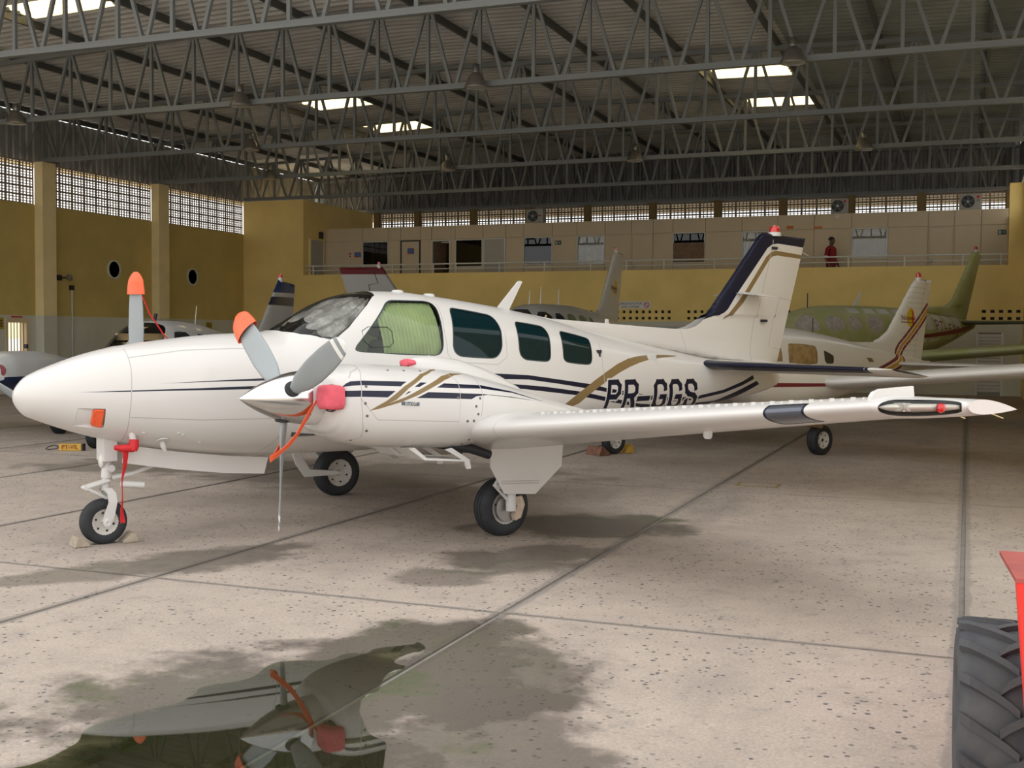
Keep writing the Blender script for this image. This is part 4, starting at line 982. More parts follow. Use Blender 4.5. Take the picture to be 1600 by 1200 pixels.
mb = MB().prism([(4.7,1.31),(5.1,1.32),(5.14,1.22),(5.08,1.10),(4.7,1.02)], lambda p: L(p[0], -.05, p[1]), lambda p: L(p[0], .05, p[1])); bevel(mb.build('tail_cone', WHITE, plane), .03, 3)
autosmooth(MB().lathe([(.03,0),(.03,.04),(.015,.06),(0,.062)], 12, L(5.12,0,1.2), (-1,0,0)).build('tail_light', LENSIN, plane))
# ---- nacelles
NUt = [(-1.76,1.30),(-1.735,1.322),(-1.70,1.337),(-1.62,1.342),(-1.342,1.332),(-.838,1.304),(-.574,1.286),(-.24,1.228),(.1,1.14)]
NUb = [(-1.76,1.297),(-1.733,1.302),(-1.70,1.306),(-1.63,1.309),(-1.354,1.297),(-.85,1.272),(-.59,1.262),(-.251,1.219),(.1,1.138)]
NLt = [(-1.76,1.270),(-1.64,1.272),(-1.361,1.263),(-.859,1.237),(-.604,1.223),(-.275,1.19),(-.05,1.155)]
NLb = [(-1.76,1.228),(-1.643,1.228),(-1.365,1.216),(-.864,1.194),(-.704,1.186),(-.68,1.195),(-.655,1.206),(-.537,1.213),(-.278,1.184),(-.05,1.153)]
G1 = [(-1.592,1.124),(-1.445,1.196),(-1.288,1.296),(-1.105,1.378),(-.945,1.408),(-.866,1.410),(-.90,1.402),(-.964,1.396),(-1.083,1.364),(-1.251,1.281),(-1.366,1.201),(-1.43,1.175),(-1.484,1.152)]
G2 = [(-1.592,1.124),(-1.43,1.175),(-1.284,1.219),(-1.105,1.292),(-.922,1.361),(-.804,1.380),(-.66,1.372),(-.782,1.365),(-.91,1.333),(-1.039,1.283),(-1.184,1.227),(-1.326,1.182),(-1.484,1.145)]
for sd in (1, -1):
    nb = Body(NAC, 1.6*sd)
    rg = []
    for p in (strip(NUt, NUb), strip(NLt, NLb)): rg.append(('stripe', nb.poly(p, sd, .04)))
    for g in (G1, G2): rg.append(('', nb.poly(line_strip(g[:6], .016), sd, .03))); rg.append(('', nb.poly(line_strip(g[6:]+g[:1], .014), sd, .03)))
    for g in (G1, G2): rg.append(('gold', nb.poly(g, sd, .04)))
    for ln in ([(-1.56,1.47),(-1.63,1.34),(-1.646,1.214),(-1.63,1.05),(-1.60,.93),(-1.66,.90)], [(-1.646,1.214),(-1.519,1.06),(-.819,1.019),(-.80,1.32),(-.86,1.40)], [(-.60,1.36),(-.59,1.2),(-.61,1.05)], [(-1.9+.2,1.36),(-1.66,1.40),(-1.58,1.43)]):
        rg.append(('seam', nb.poly(line_strip(ln, .0032), sd, .025)))
    RN = regsurf(nb.surf, np.unique(np.concatenate([np.linspace(-1.815, -1.6, 14), np.linspace(-1.58, .85, 50)])), np.linspace(-PI/2, 3*PI/2, 73), rg, .45, None, .035)
    nac = reg('nacelle', RN[''], WHITE, plane); reg('stripe', RN['stripe'], NAVY, nac); reg('gold_swoosh', RN['gold'], GOLD, nac); reg('panel_seam', RN['seam'], SEAM, nac)
    V = [L(-1.814, 1.6*sd+.24*math.cos(a), 1.195+.135*math.sin(a)) for a in np.linspace(0, 2*PI, 25)[:-1]]; mesh('cowl_face', V, [tuple(range(24))], WHITE, nac)
    autosmooth(MB().lathe([(.16,0),(.20,.02),(.205,.12)], 36, L(-1.92,1.6*sd,1.21), (-1,0,0)).build('spinner_ring', WHITE2, nac))
    # intake throats each side of spinner
    for q in (-1, 1):
        autosmooth(MB().lathe([(.095,0),(.10,.015),(.10,.06),(.085,.06),(.085,.0)], 20, L(-1.83,1.6*sd+q*.28,1.215), (-1,0,0), False).build('air_intake', DARK, nac))
    # fasteners
    FS = [(-1.60,1.30),(-1.615,1.18),(-1.60,1.09),(-1.585,.98),(-1.64,.905),(-1.36,1.41),(-1.22,1.405),(-1.07,1.40),(-.62,1.19),(-.66,1.13),(-.64,1.07),(-.83,1.20),(-.74,1.02),(-.68,1.02),(-.62,.98),(-.64,.92),(-.67,.87),(-.7,.835)]
    for k, (s, z) in enumerate(FS):
        X_, N_ = nb.surf(np.array([s]), np.array([nb.phi(s, z, sd)]))
        if k == 0 and sd == 1:
            o = MB().lathe([(0,.0015),(.011,.0015),(.011,-.01),(0,-.01)], 8).build('fastener', M('fastener_steel', (.16,.14,.12), .5, .5), nac); FSM = o.data
        else: o = link('fastener', FSM, nac)
        o.location = X_[0]; o.rotation_euler = Vector(N_[0]).to_track_quat('Z', 'Y').to_euler()
    if sd > 0:
        bs = [(-1.326,1.186),(-1.175,1.174),(-1.175,1.15),(-1.326,1.162)]
        X_, N_ = nb.surf(np.array([-1.25]), np.array([nb.phi(-1.25, 1.168, sd)]))
        o = box('badge', -.076, .076, -.003, .003, -.013, .013, M('badge_grey', (.10,.12,.14), .4), nac); o.location = X_[0]; o.rotation_euler = (0, .075, PI)
        t2 = text('badge_lettering', 'Baron', .04, WHITE2, nac, tuple(X_[0]+N_[0]*.006), (PI/2, -.075, PI), .001, .2, space=1.1)
    # air scoop on the inboard top
    yc = 1.47*sd; V = []; F = []; st = [(-.95,1.47,.05,.075),(-.92,1.485,.06,.09),(-.84,1.503,.08,.105),(-.72,1.508,.10,.115),(-.47,1.475,.115,.125),(-.25,1.41,.11,.12),(-.05,1.335,.10,.10),(.12,1.25,.05,.08),(.2,1.2,.01,.05)]
    for s, zt, h, w in st:
        for k in range(13):
            a = PI*k/12; V.append(L(s, yc+w*np.sign(math.cos(a))*abs(math.cos(a))**.7, zt-h*1.6+h*1.6*math.sin(a)**.7))
    for i in range(len(st)-1):
        for k in range(12): F.append((i*13+k, i*13+k+1, (i+1)*13+k+1, (i+1)*13+k))
    sc_ = mesh('air_scoop', V, F, WHITE, nac, smooth=True)
    pl = MB().lathe([(0,-.02),(.045,-.012),(.055,.01),(.05,.05)], 18, (0,0,0), (1,0,0)); o = pl.build('scoop_plug', PINK, None)
    o.data.transform(Matrix.Diagonal((1, 1.6, .55, 1))); o.parent = None
    o.matrix_world = Matrix.Translation((-4.85, 9.763, 0)) @ Matrix.Rotation(BR, 4, 'Z') @ Matrix.Translation(L(-.955, yc+sd*.02, 1.452)) @ Matrix.Rotation(PI, 4, 'Z'); autosmooth(o)
    tag(o, 'small pink plug in the air scoop on top of the '+('near' if sd > 0 else 'far')+' engine nacelle', 'intake plug')
    # cowl flaps and exhaust
    for yo in (.20, -.20):
        MB().prism([(-1.19,.825),(-1.05,.73),(-.68,.70),(-.70,.715),(-1.03,.745),(-1.14,.83)], lambda p: L(p[0], 1.6*sd+yo-.13, p[1]), lambda p: L(p[0], 1.6*sd+yo+.13, p[1])).build('cowl_flap', WHITE2, nac)
        autosmooth(MB().tube([L(-.75,1.6*sd+yo+.02,.82), L(-.55,1.6*sd+yo+.02,.78), L(-.38,1.6*sd+yo+.02,.725)], .036, 14, False).build('exhaust_pipe', DARK, nac))
        MB().prism([(-.86,.80),(-.68,.70),(-.66,.64),(-.62,.64),(-.635,.71),(-.80,.81)], lambda p: L(p[0], 1.6*sd+yo+.10, p[1]), lambda p: L(p[0], 1.6*sd+yo+.12, p[1])).build('flap_link', WHITE2, nac)
# ---- propellers
HUBS, HUBZ = -2.04, 1.212
def blade(parent, ang, sd, white_back):
    V = []; F = []; st = np.linspace(.10, .985, 22); n = 14; fm = []
    for i, r in enumerate(st):
        c = float(np.interp(r, [.10,.18,.30,.50,.70,.85,.94,.975,.985], [.075,.085,.15,.185,.185,.165,.135,.085,.03])); be = math.radians(float(np.interp(r, [.1,.3,.6,.98], [50,38,27,20]))); th = float(np.interp(r, [.1,.2,.4,.98], [.07,.045,.022,.008]))
        for k in range(n):
            a = 2*PI*k/n; u = math.cos(a)*c/2+.01; v = math.sin(a)*th/2
            # blade pointing down: radial -z; chord towards -y*sd side goes aft
            s = math.sin(be)*u+math.cos(be)*v; y = -(math.cos(be)*u-math.sin(be)*v)
            p = Vector((y, -r)); ca, sa = math.cos(ang), math.sin(ang)
            V.append(L(HUBS+s, 1.6*sd+(p.x*ca-p.y*sa), HUBZ+(p.x*sa+p.y*ca)))
    for i in range(len(st)-1):
        rm = (st[i]+st[i+1])/2
        for k in range(n):
            F.append((i*n+k, i*n+(k+1) % n, (i+1)*n+(k+1) % n, (i+1)*n+k)); fm.append(1 if (.865 < rm < .905 or rm > .935) else 0)
    F.append(tuple(range((len(st)-1)*n, len(st)*n))); fm.append(1)
    o = mesh('blade', V, F, [BLADE, BLADEW], parent, smooth=True, fm=fm)
    return o
for sd, angs in ((1, (-.09, 2*PI/3-.09, 4*PI/3-.09)), (-1, (PI, PI/3, -PI/3))):
    prof = [(0,0)]+[(.195*(1-(1-t)**1.75)**.92, .50*t) for t in np.linspace(.02, 1, 22)]+[(.195,.52),(.16,.53)]
    sp = autosmooth(MB().lathe(prof, 56, L(-2.385,1.6*sd,HUBZ), (-1,0,0)).build('spinner', CHROME, plane), 60)
    for a in angs: 
        blade(sp, a, sd, True)
        d_ = Vector((0, math.sin(a), -math.cos(a)))
        autosmooth(MB().lathe([(.056,.12),(.062,.15),(.058,.172),(.045,.176)], 20, L(HUBS,1.6*sd,HUBZ), tuple(d_)).build('blade_cuff', DARK, sp))
    for k in range(6): autosmooth(MB().lathe([(0,.198),(.008,.198),(.008,.19)], 8, L(-1.90,1.6*sd,HUBZ), (0, math.cos(k*PI/3+.4), math.sin(k*PI/3+.4))).build('screw', STEEL, sp))
# blade tip covers: shaped bags round a blade tip, with hanging ribbons
def tip_cover(ang, sd, lab, r0=.80):
    V = []; F = []; st = np.linspace(r0, 1.03, 9); n = 16
    for i, r in enumerate(st):
        c = float(np.interp(r, [.7,.86,.96,1.0,1.03], [.225,.215,.18,.13,.05]))*1.04; be = math.radians(24); th = float(np.interp(r, [.7,.95,1.03], [.075,.05,.015]))
        for k in range(n):
            a = 2*PI*k/n; u = np.sign(math.cos(a))*abs(math.cos(a))**.8*c/2+.01; v = math.sin(a)*th/2*(1+.15*math.sin(3*a+i))
            s = math.sin(be)*u+math.cos(be)*v; y = -(math.cos(be)*u-math.sin(be)*v); p = Vector((y, -r)); ca, sa = math.cos(ang), math.sin(ang)
            V.append(L(HUBS+s, 1.6*sd+(p.x*ca-p.y*sa), HUBZ+(p.x*sa+p.y*ca)))
    for i in range(len(st)-1):
        for k in range(n): F.append((i*n+k, i*n+(k+1) % n, (i+1)*n+(k+1) % n, (i+1)*n+k))
    F.append(tuple(range((len(st)-1)*n, len(st)*n)))
    t = thing('propeller_cover', lab, 'propeller cover', plane.location, BR); mesh('cover_bag', V, F, ORANGE, t, smooth=True)
    return t
tip_cover(4*PI/3-.09, 1, 'orange vinyl cover on the raised left blade tip of the near propeller')
t = tip_cover(PI, -1, 'orange vinyl cover on the upright blade tip of the far propeller', .82)
MB().ribbon([L(-2.0,-1.52,2.02), L(-1.95,-1.46,1.85), L(-1.85,-1.38,1.66), L(-1.75,-1.3,1.52)], Vector((.012,.018,0)), .002).build('ribbon', RED, t)
# intake plug with ribbon in near engine (outboard of spinner)
t = thing('intake_plug', 'pink canvas engine intake plug with orange ribbon on the near nacelle', 'intake plug', plane.location, BR)
V = []; F = []; n = 28
for i, (q, x) in enumerate(((.55,-.042),(.84,-.038),(.97,-.024),(1.,.0),(1.,.06),(.93,.09))):
    for k in range(n):
        a = 2*PI*k/n; e = .45
        V.append(L(-1.86+x, 1.915+q*.088*np.sign(math.cos(a))*abs(math.cos(a))**e+(x*.25), 1.225+q*.088*np.sign(math.sin(a))*abs(math.sin(a))**e+.004*math.sin(5*a+i)))
for i in range(5):
    for k in range(n): F.append((i*n+k, i*n+(k+1) % n, (i+1)*n+(k+1) % n, (i+1)*n+k))
F.append(tuple(range(n))[::-1]); mesh('plug', V, F, PINK, t, smooth=True)
rp = [L(-1.87,1.80,1.20), L(-1.92,1.79,1.13), L(-1.96,1.77,1.05), L(-2.0,1.74,.96), L(-2.05,1.70,.88), L(-2.12,1.66,.81), L(-2.16,1.63,.775), L(-2.15,1.60,.775), L(-2.10,1.58,.80), L(-2.06,1.585,.88), L(-2.05,1.59,.97)]
wv = [Vector((.020,.012,0))]*4+[Vector((.018,.012,.008))]*2+[Vector((.006,.010,.022))]*2+[Vector((.012,.012,.016))]+[Vector((.014,.012,0))]*2
MB().ribbon(rp, wv, .002).build('ribbon', ORANGE, t)
t = thing('intake_plug', 'pink canvas engine intake plug in the far nacelle', 'intake plug', plane.location, BR)
mesh('plug', [(v[0], v[1]-3.79, v[2]) for v in V], F, PINK, t, smooth=True)
# nose inlet plug
for sd in (1, -1):
    t = thing('inlet_plug', 'orange vinyl plug in the nose side inlet, '+('near side' if sd > 0 else 'far side'), 'inlet plug', plane.location, BR)
    P_ = [(-3.0,1.087),(-2.922,1.085),(-2.925,.938),(-2.995,.958),(-3.004,1.01)]
    mb = MB().prism(P_, lambda p: L(p[0], sd*(fb.y(p[0], p[1])-.055), p[1]), lambda p: L(p[0], sd*(fb.y(p[0], p[1])+.004), p[1])); bevel(mb.build('plug', ORANGE, t), .012, 3)
    MB().ribbon([L(-2.998,sd*(fb.y(-2.998,1.0)+.008),1.01), L(-3.003,sd*(fb.y(-3.0,.98)+.012),.985), L(-2.99,sd*(fb.y(-2.99,.96)+.01),.965)], Vector((.012,0,0)), .003).build('pull_tab', ORANGE, t)
# ---- landing gear
def tyre_prof(R_, w):
    P = [(R_*.55, -w*.42), (R_*.62, -w*.49), (R_*.78, -w*.5), (R_*.90, -w*.45), (R_*.965, -w*.36)]
    for g in (-.22, 0., .22): P += [(R_*.99-.003*abs(g), w*(g-.035)), (R_*.965, w*(g-.025)), (R_*.965, w*(g+.025)), (R_*.99-.003*abs(g), w*(g+.035))]
    P += [(R_*.965, w*.36), (R_*.90, w*.45), (R_*.78, w*.5), (R_*.62, w*.49), (R_*.55, w*.42)]
    return P
def wheel(parent, c, R_, w, n=40, hub=HUB):
    b = MB().lathe(tyre_prof(R_, w), n, (0,0,0), (0,1,0), False)
    V = [(x, y, max(z, -c[2]+.001)) for x, y, z in b.V]
    o = autosmooth(mesh('tire', V, b.F, TYRE, parent), 35); o.location = c
    h = autosmooth(MB().lathe([(0,-w*.30),(R_*.12,-w*.30),(R_*.13,-w*.22),(R_*.30,-w*.2),(R_*.42,-w*.30),(R_*.53,-w*.40),(R_*.57,-w*.44),(R_*.58,-w*.40),(R_*.58,w*.40),(R_*.57,w*.44),(R_*.53,w*.40),(R_*.42,w*.30),(R_*.30,w*.2),(R_*.13,w*.22),(R_*.12,w*.30),(0,w*.30)], 28, (0,0,0), (0,1,0)).build('hub', hub, o), 40)
    autosmooth(MB().lathe([(0,0),(R_*.10,0),(R_*.10,w*.33),(0,w*.34)], 14, (0,0,0), (0,1,0)).build('axle_cap', DARK, o))
    for k in range(6):
        a = k*PI/3+.3; autosmooth(MB().lathe([(0,w*.34),(.009,w*.34),(.009,w*.2)], 8, (R_*.40*math.cos(a), 0, R_*.40*math.sin(a)), (0,1,0)).build('hub_bolt', DARK, o))
    return o
for sd in (1, -1):
    g = MB().tube([L(0,1.60*sd,.95), L(0,1.60*sd,.55), L(.0,1.60*sd,.30)], [.05,.045,.04], 16).tube([L(0,1.62*sd,.24), L(0,1.36*sd,.24)], .022, 10).tube([L(.0,1.60*sd,.34), L(.0,1.60*sd,.22)], .045, 14)
    gear = autosmooth(g.build('main_gear_leg', WHITE2, plane))
    wheel(gear, L(0,1.46*sd,.238), .246, .17)
    autosmooth(MB().lathe([(.0,0),(.115,0),(.115,.012),(0,.012)], 28, L(0,1.545*sd,.238), (0,sd,0)).build('brake_disc', STEEL, gear))
    bevel(MB().prism([(.03,.33),(.12,.34),(.15,.26),(.11,.15),(.05,.13),(.03,.18),(.07,.25)], lambda p: L(p[0], 1.535*sd, p[1]), lambda p: L(p[0], 1.60*sd, p[1])).build('brake_caliper', TAN, gear), .008)
    MB().tube([L(-.02,1.60*sd,.62), L(-.17,1.60*sd,.44), L(-.02,1.60*sd,.30)], .016, 8).build('torque_link', WHITE2, gear)
    bevel(MB().prism([(-.16,.425),(-.02,.37),(-.02,.40),(-.13,.455),(-.17,.45)], lambda p: L(p[0], 1.60*sd, p[1]), lambda p: L(p[0], 1.625*sd, p[1])).build('uplock_lug', WHITE2, gear), .004)
    D_ = [(-.241,.775),(.50,.745),(.488,.569),(.209,.350),(-.109,.374),(-.253,.604)]
    dr = MB().prism(D_, lambda p: L(p[0], sd*(1.648), p[1]), lambda p: L(p[0], sd*(1.66), p[1])).build('gear_door', WHITE, plane)
    mb = MB().tube([L(-.14,1.662*sd,.47), L(.24,1.662*sd,.452)], .014, 8); mb.build('door_stiffener', WHITE, dr)
    for k, q in enumerate((-.03,.015,.07,.115)):
        for z in (.485,.50,.515): MB().lathe([(0,.0),(.0035,.0),(.0035,-.003)], 6, L(q,1.662*sd,z+.004), (0,sd,0)).build('rivet', WHITE2, dr)
    MB().tube([L(.08,1.64*sd,.55), L(.02,1.60*sd,.50)], .012, 8).build('door_rod', WHITE2, dr)
    # inner door link / uplock arm reaching to wheel
    if sd < 0:
        bevel(MB().prism([(-.62,.66),(-.50,.66),(-.44,.42),(-.36,.30),(-.03,.265),(-.03,.225),(-.42,.225),(-.52,.36)], lambda p: L(p[0], -1.355, p[1]), lambda p: L(p[0], -1.335, p[1])).build('retraction_arm', WHITE2, gear), .005)
        MB().tube([L(-.36,-1.42,.66), L(-.30,-1.42,.56)], .02, 8).build('door_actuator', WHITE2, gear)
    box('wheel_well_lip', -.32, .30, sd*1.05 if sd > 0 else -1.70, sd*1.70 if sd > 0 else -1.05, .775, .80, DARK, gear)
# nose gear
ng = MB().tube([L(-2.78,0,.86), L(-2.80,0,.70), L(-2.815,0,.52)], .042, 16).tube([L(-2.815,0,.52), L(-2.825,0,.42)], .03, 14).tube([L(-2.795,-.07,.60), L(-2.795,.07,.60)], .03, 10).tube([L(-2.80,0,.74), L(-2.80,.0,.83)], .06, 12)
ng = autosmooth(ng.build('nose_gear_leg', WHITE2, plane))
wheel(ng, L(-2.842,0,.176), .182, .125, 36)
fk = [L(-2.83,.06,.44), L(-2.80,.085,.40), L(-2.795,.095,.33), L(-2.82,.095,.24), L(-2.842,.095,.175)]
for sd in (1, -1):
    MB().ribbon([(x, y*sd, z) for x, y, z in fk], [Vector((.032,0,0))]*3+[Vector((.036,0,.01))]*2, .012).build('fork', WHITE2, ng)
    autosmooth(MB().lathe([(0,0),(.034,0),(.034,.02),(.018,.024),(.016,.0245),(0,.012)], 18, L(-2.842,.10*sd,.176), (0,sd,0)).build('axle_nut', WHITE2, ng))
MB().tube([L(-2.80,.03,.50), L(-2.985,.03,.452)], .016, 8).tube([L(-2.985,.03,.452), L(-2.82,.03,.36)], .014, 8).tube([L(-2.80,-.03,.50), L(-2.985,-.03,.452)], .016, 8).tube([L(-2.985,-.03,.452), L(-2.82,-.03,.36)], .014, 8).tube([L(-2.985,-.045,.452), L(-2.985,.045,.452)], .016, 8).build('torque_link', WHITE2, ng)
MB().tube([L(-2.78,.02,.52), L(-2.62,.04,.545), L(-2.40,.06,.62)], [.024,.018,.016], 10).build('drag_brace', WHITE2, ng)
autosmooth(MB().tube([L(-2.72,.06,.47), L(-2.70,.06,.468), L(-2.545,.09,.452)], [.02,.028,.028], 12).build('shimmy_damper', WHITE2, ng))
autosmooth(MB().lathe([(.03,-.05),(.055,-.02),(.058,.0),(.052,.004)], 20, L(-2.86,.0,.66), (1,0,0)).build('taxi_light_case', WHITE2, ng)); autosmooth(MB().lathe([(.052,.0),(.03,.008),(0,.01)], 20, L(-2.86,.0,.66), (1,0,0)).build('taxi_light_lens', LENSIN, ng))
box('strut_shroud', 2.76, 2.86, -.10, -.085, .66, .86, WHITE2, ng); box('strut_shroud', 2.76, 2.86, .085, .10, .66, .86, WHITE2, ng); box('strut_shroud', 2.845, 2.86, -.085, .085, .66, .84, WHITE2, ng)
for sd in (1, -1):
    top_d = [(-2.72,.79),(-2.3,.715),(-1.9,.66),(-1.51,.625)]; bot_d = [(-1.548,.487),(-1.9,.515),(-2.3,.57),(-2.745,.65)]
    MB().prism(top_d+bot_d, lambda p: L(p[0], sd*.165, p[1]), lambda p: L(p[0], sd*(.175), p[1])).build('nose_gear_door', WHITE, plane)
# pitot masts under nose
pm = MB().tube([L(-2.705,.27,.93), L(-2.69,.275,.82)], .026, 12).build('pitot_mast', WHITE2, fus); MB().tube([L(-2.47,.28,.84), L(-2.455,.285,.77), L(-2.44,.285,.735)], [.022,.022,.012], 12).build('drain_mast', WHITE2, fus)
autosmooth(MB().lathe([(.05,0),(.05,.006),(0,.006)], 18, L(-2.47,.31,.825), (0,.5,-1)).build('mast_flange', WHITE2, fus))
for s, z in ((-2.36,.88),(-2.33,.865),(-2.18,.80),(-2.62,.89)): 
    y_ = fb.y(s, z); autosmooth(MB().lathe([(.016,-.004),(.016,.003),(.01,.006),(0,.007)], 10, L(s,y_,z), (0,.8,-.5)).build('access_stud', WHITE2, fus))
t = thing('pitot_cover', 'bright red pitot tube cover with hanging ribbon beside the nose gear', 'pitot cover', plane.location, BR)
o = MB().tube([L(-2.685,.28,.84), L(-2.69,.285,.79), L(-2.70,.285,.755)], [.036,.04,.036], 14).tube([L(-2.69,.285,.775), L(-2.78,.285,.775), L(-2.84,.285,.785)], [.034,.030,.018], 12); autosmooth(o.build('cover_bag', RED, t))
MB().ribbon([L(-2.755,.29,.77), L(-2.758,.295,.70), L(-2.768,.30,.62), L(-2.785,.30,.55), L(-2.788,.30,.50), L(-2.785,.30,.40), L(-2.79,.295,.30), L(-2.785,.29,.24), L(-2.78,.29,.195)], [Vector((.026,.008,0)), Vector((.022,.01,0)), Vector((.016,.01,0)), Vector((.008,.006,0)), Vector((.004,.005,0)), Vector((.004,.005,0)), Vector((.010,.006,0)), Vector((.018,.006,0)), Vector((.020,.004,0))], .002).build('ribbon', RED, t)
# belly aerial
MB().prism([(-.35,.64),(-.15,.64),(-.12,.52),(-.18,.52)], lambda p: L(p[0], -.008, p[1]), lambda p: L(p[0], .008, p[1])).build('belly_antenna', WHITE2, fus)
# chocks
WOOD = M('weathered_wood', (.42,.35,.27), .85, var=.25, vscale=10)
RUST = M('rusty_painted_steel', (.22,.10,.06), .8, var=.4, vscale=14); YCH = M('yellow_chock_paint', (.55,.33,.05), .7, var=.3, vscale=12)
def chock(c, rz, lab, m=WOOD, w=.16, grp='wheel chocks', dim=(.13,.075)):
    t = thing('wheel_chock', lab, 'chock', c, rz, grp); a, h = dim
    bevel(MB().prism([(-a*.5,0),(a*.5,0),(a*.42,h*.25),(-a*.05,h),(-a*.3,h)], lambda p: (p[0], -w/2, p[1]), lambda p: (p[0], w/2, p[1])).build('wedge', m, t), .006)
    return t
def wl_(s, y, z=0): v = Matrix.Rotation(BR, 4, 'Z') @ Vector(L(s, y, z)); return (v.x-4.85, v.y+9.763, z)
chock(wl_(-3.03,.02), BR+PI, 'pale wooden wedge chock in front of the nose wheel'); chock(wl_(-2.65,.02), BR, 'pale wooden wedge chock behind the nose wheel')
# ================================================================== OTHER AIRCRAFT
GREYW = M('pale_grey_aircraft_paint', (.50,.50,.49), .32, coat=.3, var=.04, vscale=1.5); WHITEB = M('cream_white_aircraft_paint', (.70,.68,.64), .35, coat=.2, var=.04, vscale=1.5)
BLUEB = M('dark_blue_aircraft_paint', (.008,.014,.05), .3, coat=.3); BLUEF = M('royal_blue_fin_paint', (.008,.03,.13), .35)
MAROON = M('maroon_paint', (.16,.012,.022), .4); GOLDY = M('golden_yellow_paint', (.52,.27,.015), .45); YLOGO = M('yellow_logo', (.62,.43,.02), .5)
PRIMER = M('green_primer', (.33,.355,.12), .6, var=1, vscale=2.2, col2=(.40,.41,.24)); BAREMETAL = M('bare_grey_skin', (.56,.56,.53), .5, var=.2, vscale=4)
MASK = M('masking_paper', (.48,.44,.40), .85, var=.3, vscale=9, bump=.5, bscale=9); BROWNC = M('brown_curtain', (.38,.25,.10), .9, var=.35, vscale=12)
DGLASS = M('dark_aircraft_glass', (.02,.022,.026), .06, spec=.8)
SEN = [(-2.92,1.06,1.04,.02,1.05,2,2),(-2.86,1.15,.95,.13,1.05,2,2),(-2.6,1.26,.83,.27,1.05,2.1,2.1),(-2.1,1.36,.72,.40,1.06,2.2,2.3),(-1.5,1.44,.66,.50,1.08,2.3,2.5),(-1.15,1.48,.65,.54,1.1,2.4,2.6),(-.75,1.74,.64,.57,1.12,2.5,2.6),
       (-.45,1.84,.64,.58,1.15,2.6,2.6),(.2,1.87,.64,.585,1.15,2.7,2.6),(.9,1.84,.65,.57,1.15,2.7,2.6),(1.5,1.785,.69,.53,1.15,2.6,2.5),(2.1,1.71,.74,.46,1.15,2.4,2.4),(3.25,1.53,.84,.31,1.15,2.2,2.2),(4.2,1.38,.95,.18,1.16,2.1,2.1),(4.9,1.28,1.04,.08,1.16,2,2),(5.0,1.26,1.06,.05,1.16,2,2)]
NVJ = [(-3.6,1.36,1.34,.02,1.35,2,2),(-3.5,1.5,1.18,.18,1.35,2,2),(-2.7,1.70,.95,.42,1.38,2.1,2.2),(-1.7,1.82,.85,.58,1.42,2.3,2.4),(-1.2,1.87,.83,.62,1.45,2.4,2.5),(-.7,2.05,.82,.64,1.48,2.5,2.5),(-.15,2.22,.82,.65,1.5,2.5,2.5),
       (.8,2.30,.83,.65,1.52,2.5,2.5),(2.0,2.31,.88,.64,1.55,2.5,2.4),(3.0,2.28,1.0,.58,1.62,2.4,2.3),(4.0,2.21,1.18,.48,1.7,2.3,2.2),(5.0,2.13,1.42,.33,1.78,2.2,2.1),(5.9,2.05,1.70,.15,1.87,2,2),(6.3,2.0,1.83,.06,1.91,2,2)]
NC2 = [(-2.0,1.13,.97,.12,1.05,2,2),(-1.97,1.20,.88,.22,1.05,2.3,2.3),(-1.85,1.27,.80,.29,1.05,2.5,2.5),(-1.5,1.32,.75,.33,1.05,2.6,2.6),(-1.0,1.32,.74,.34,1.05,2.6,2.6),(-.4,1.28,.78,.31,1.04,2.4,2.4),(.2,1.19,.86,.24,1.03,2.2,2.2),(.8,1.06,.97,.08,1.01,2,2),(.9,1.03,1.0,.03,1.01,2,2)]
def shift(tab, a=0, dz=0, k=1.): return [(q[0]*k+a, q[1]+dz, q[2]+dz, q[3], q[4]+dz, q[5], q[6]) for q in tab]
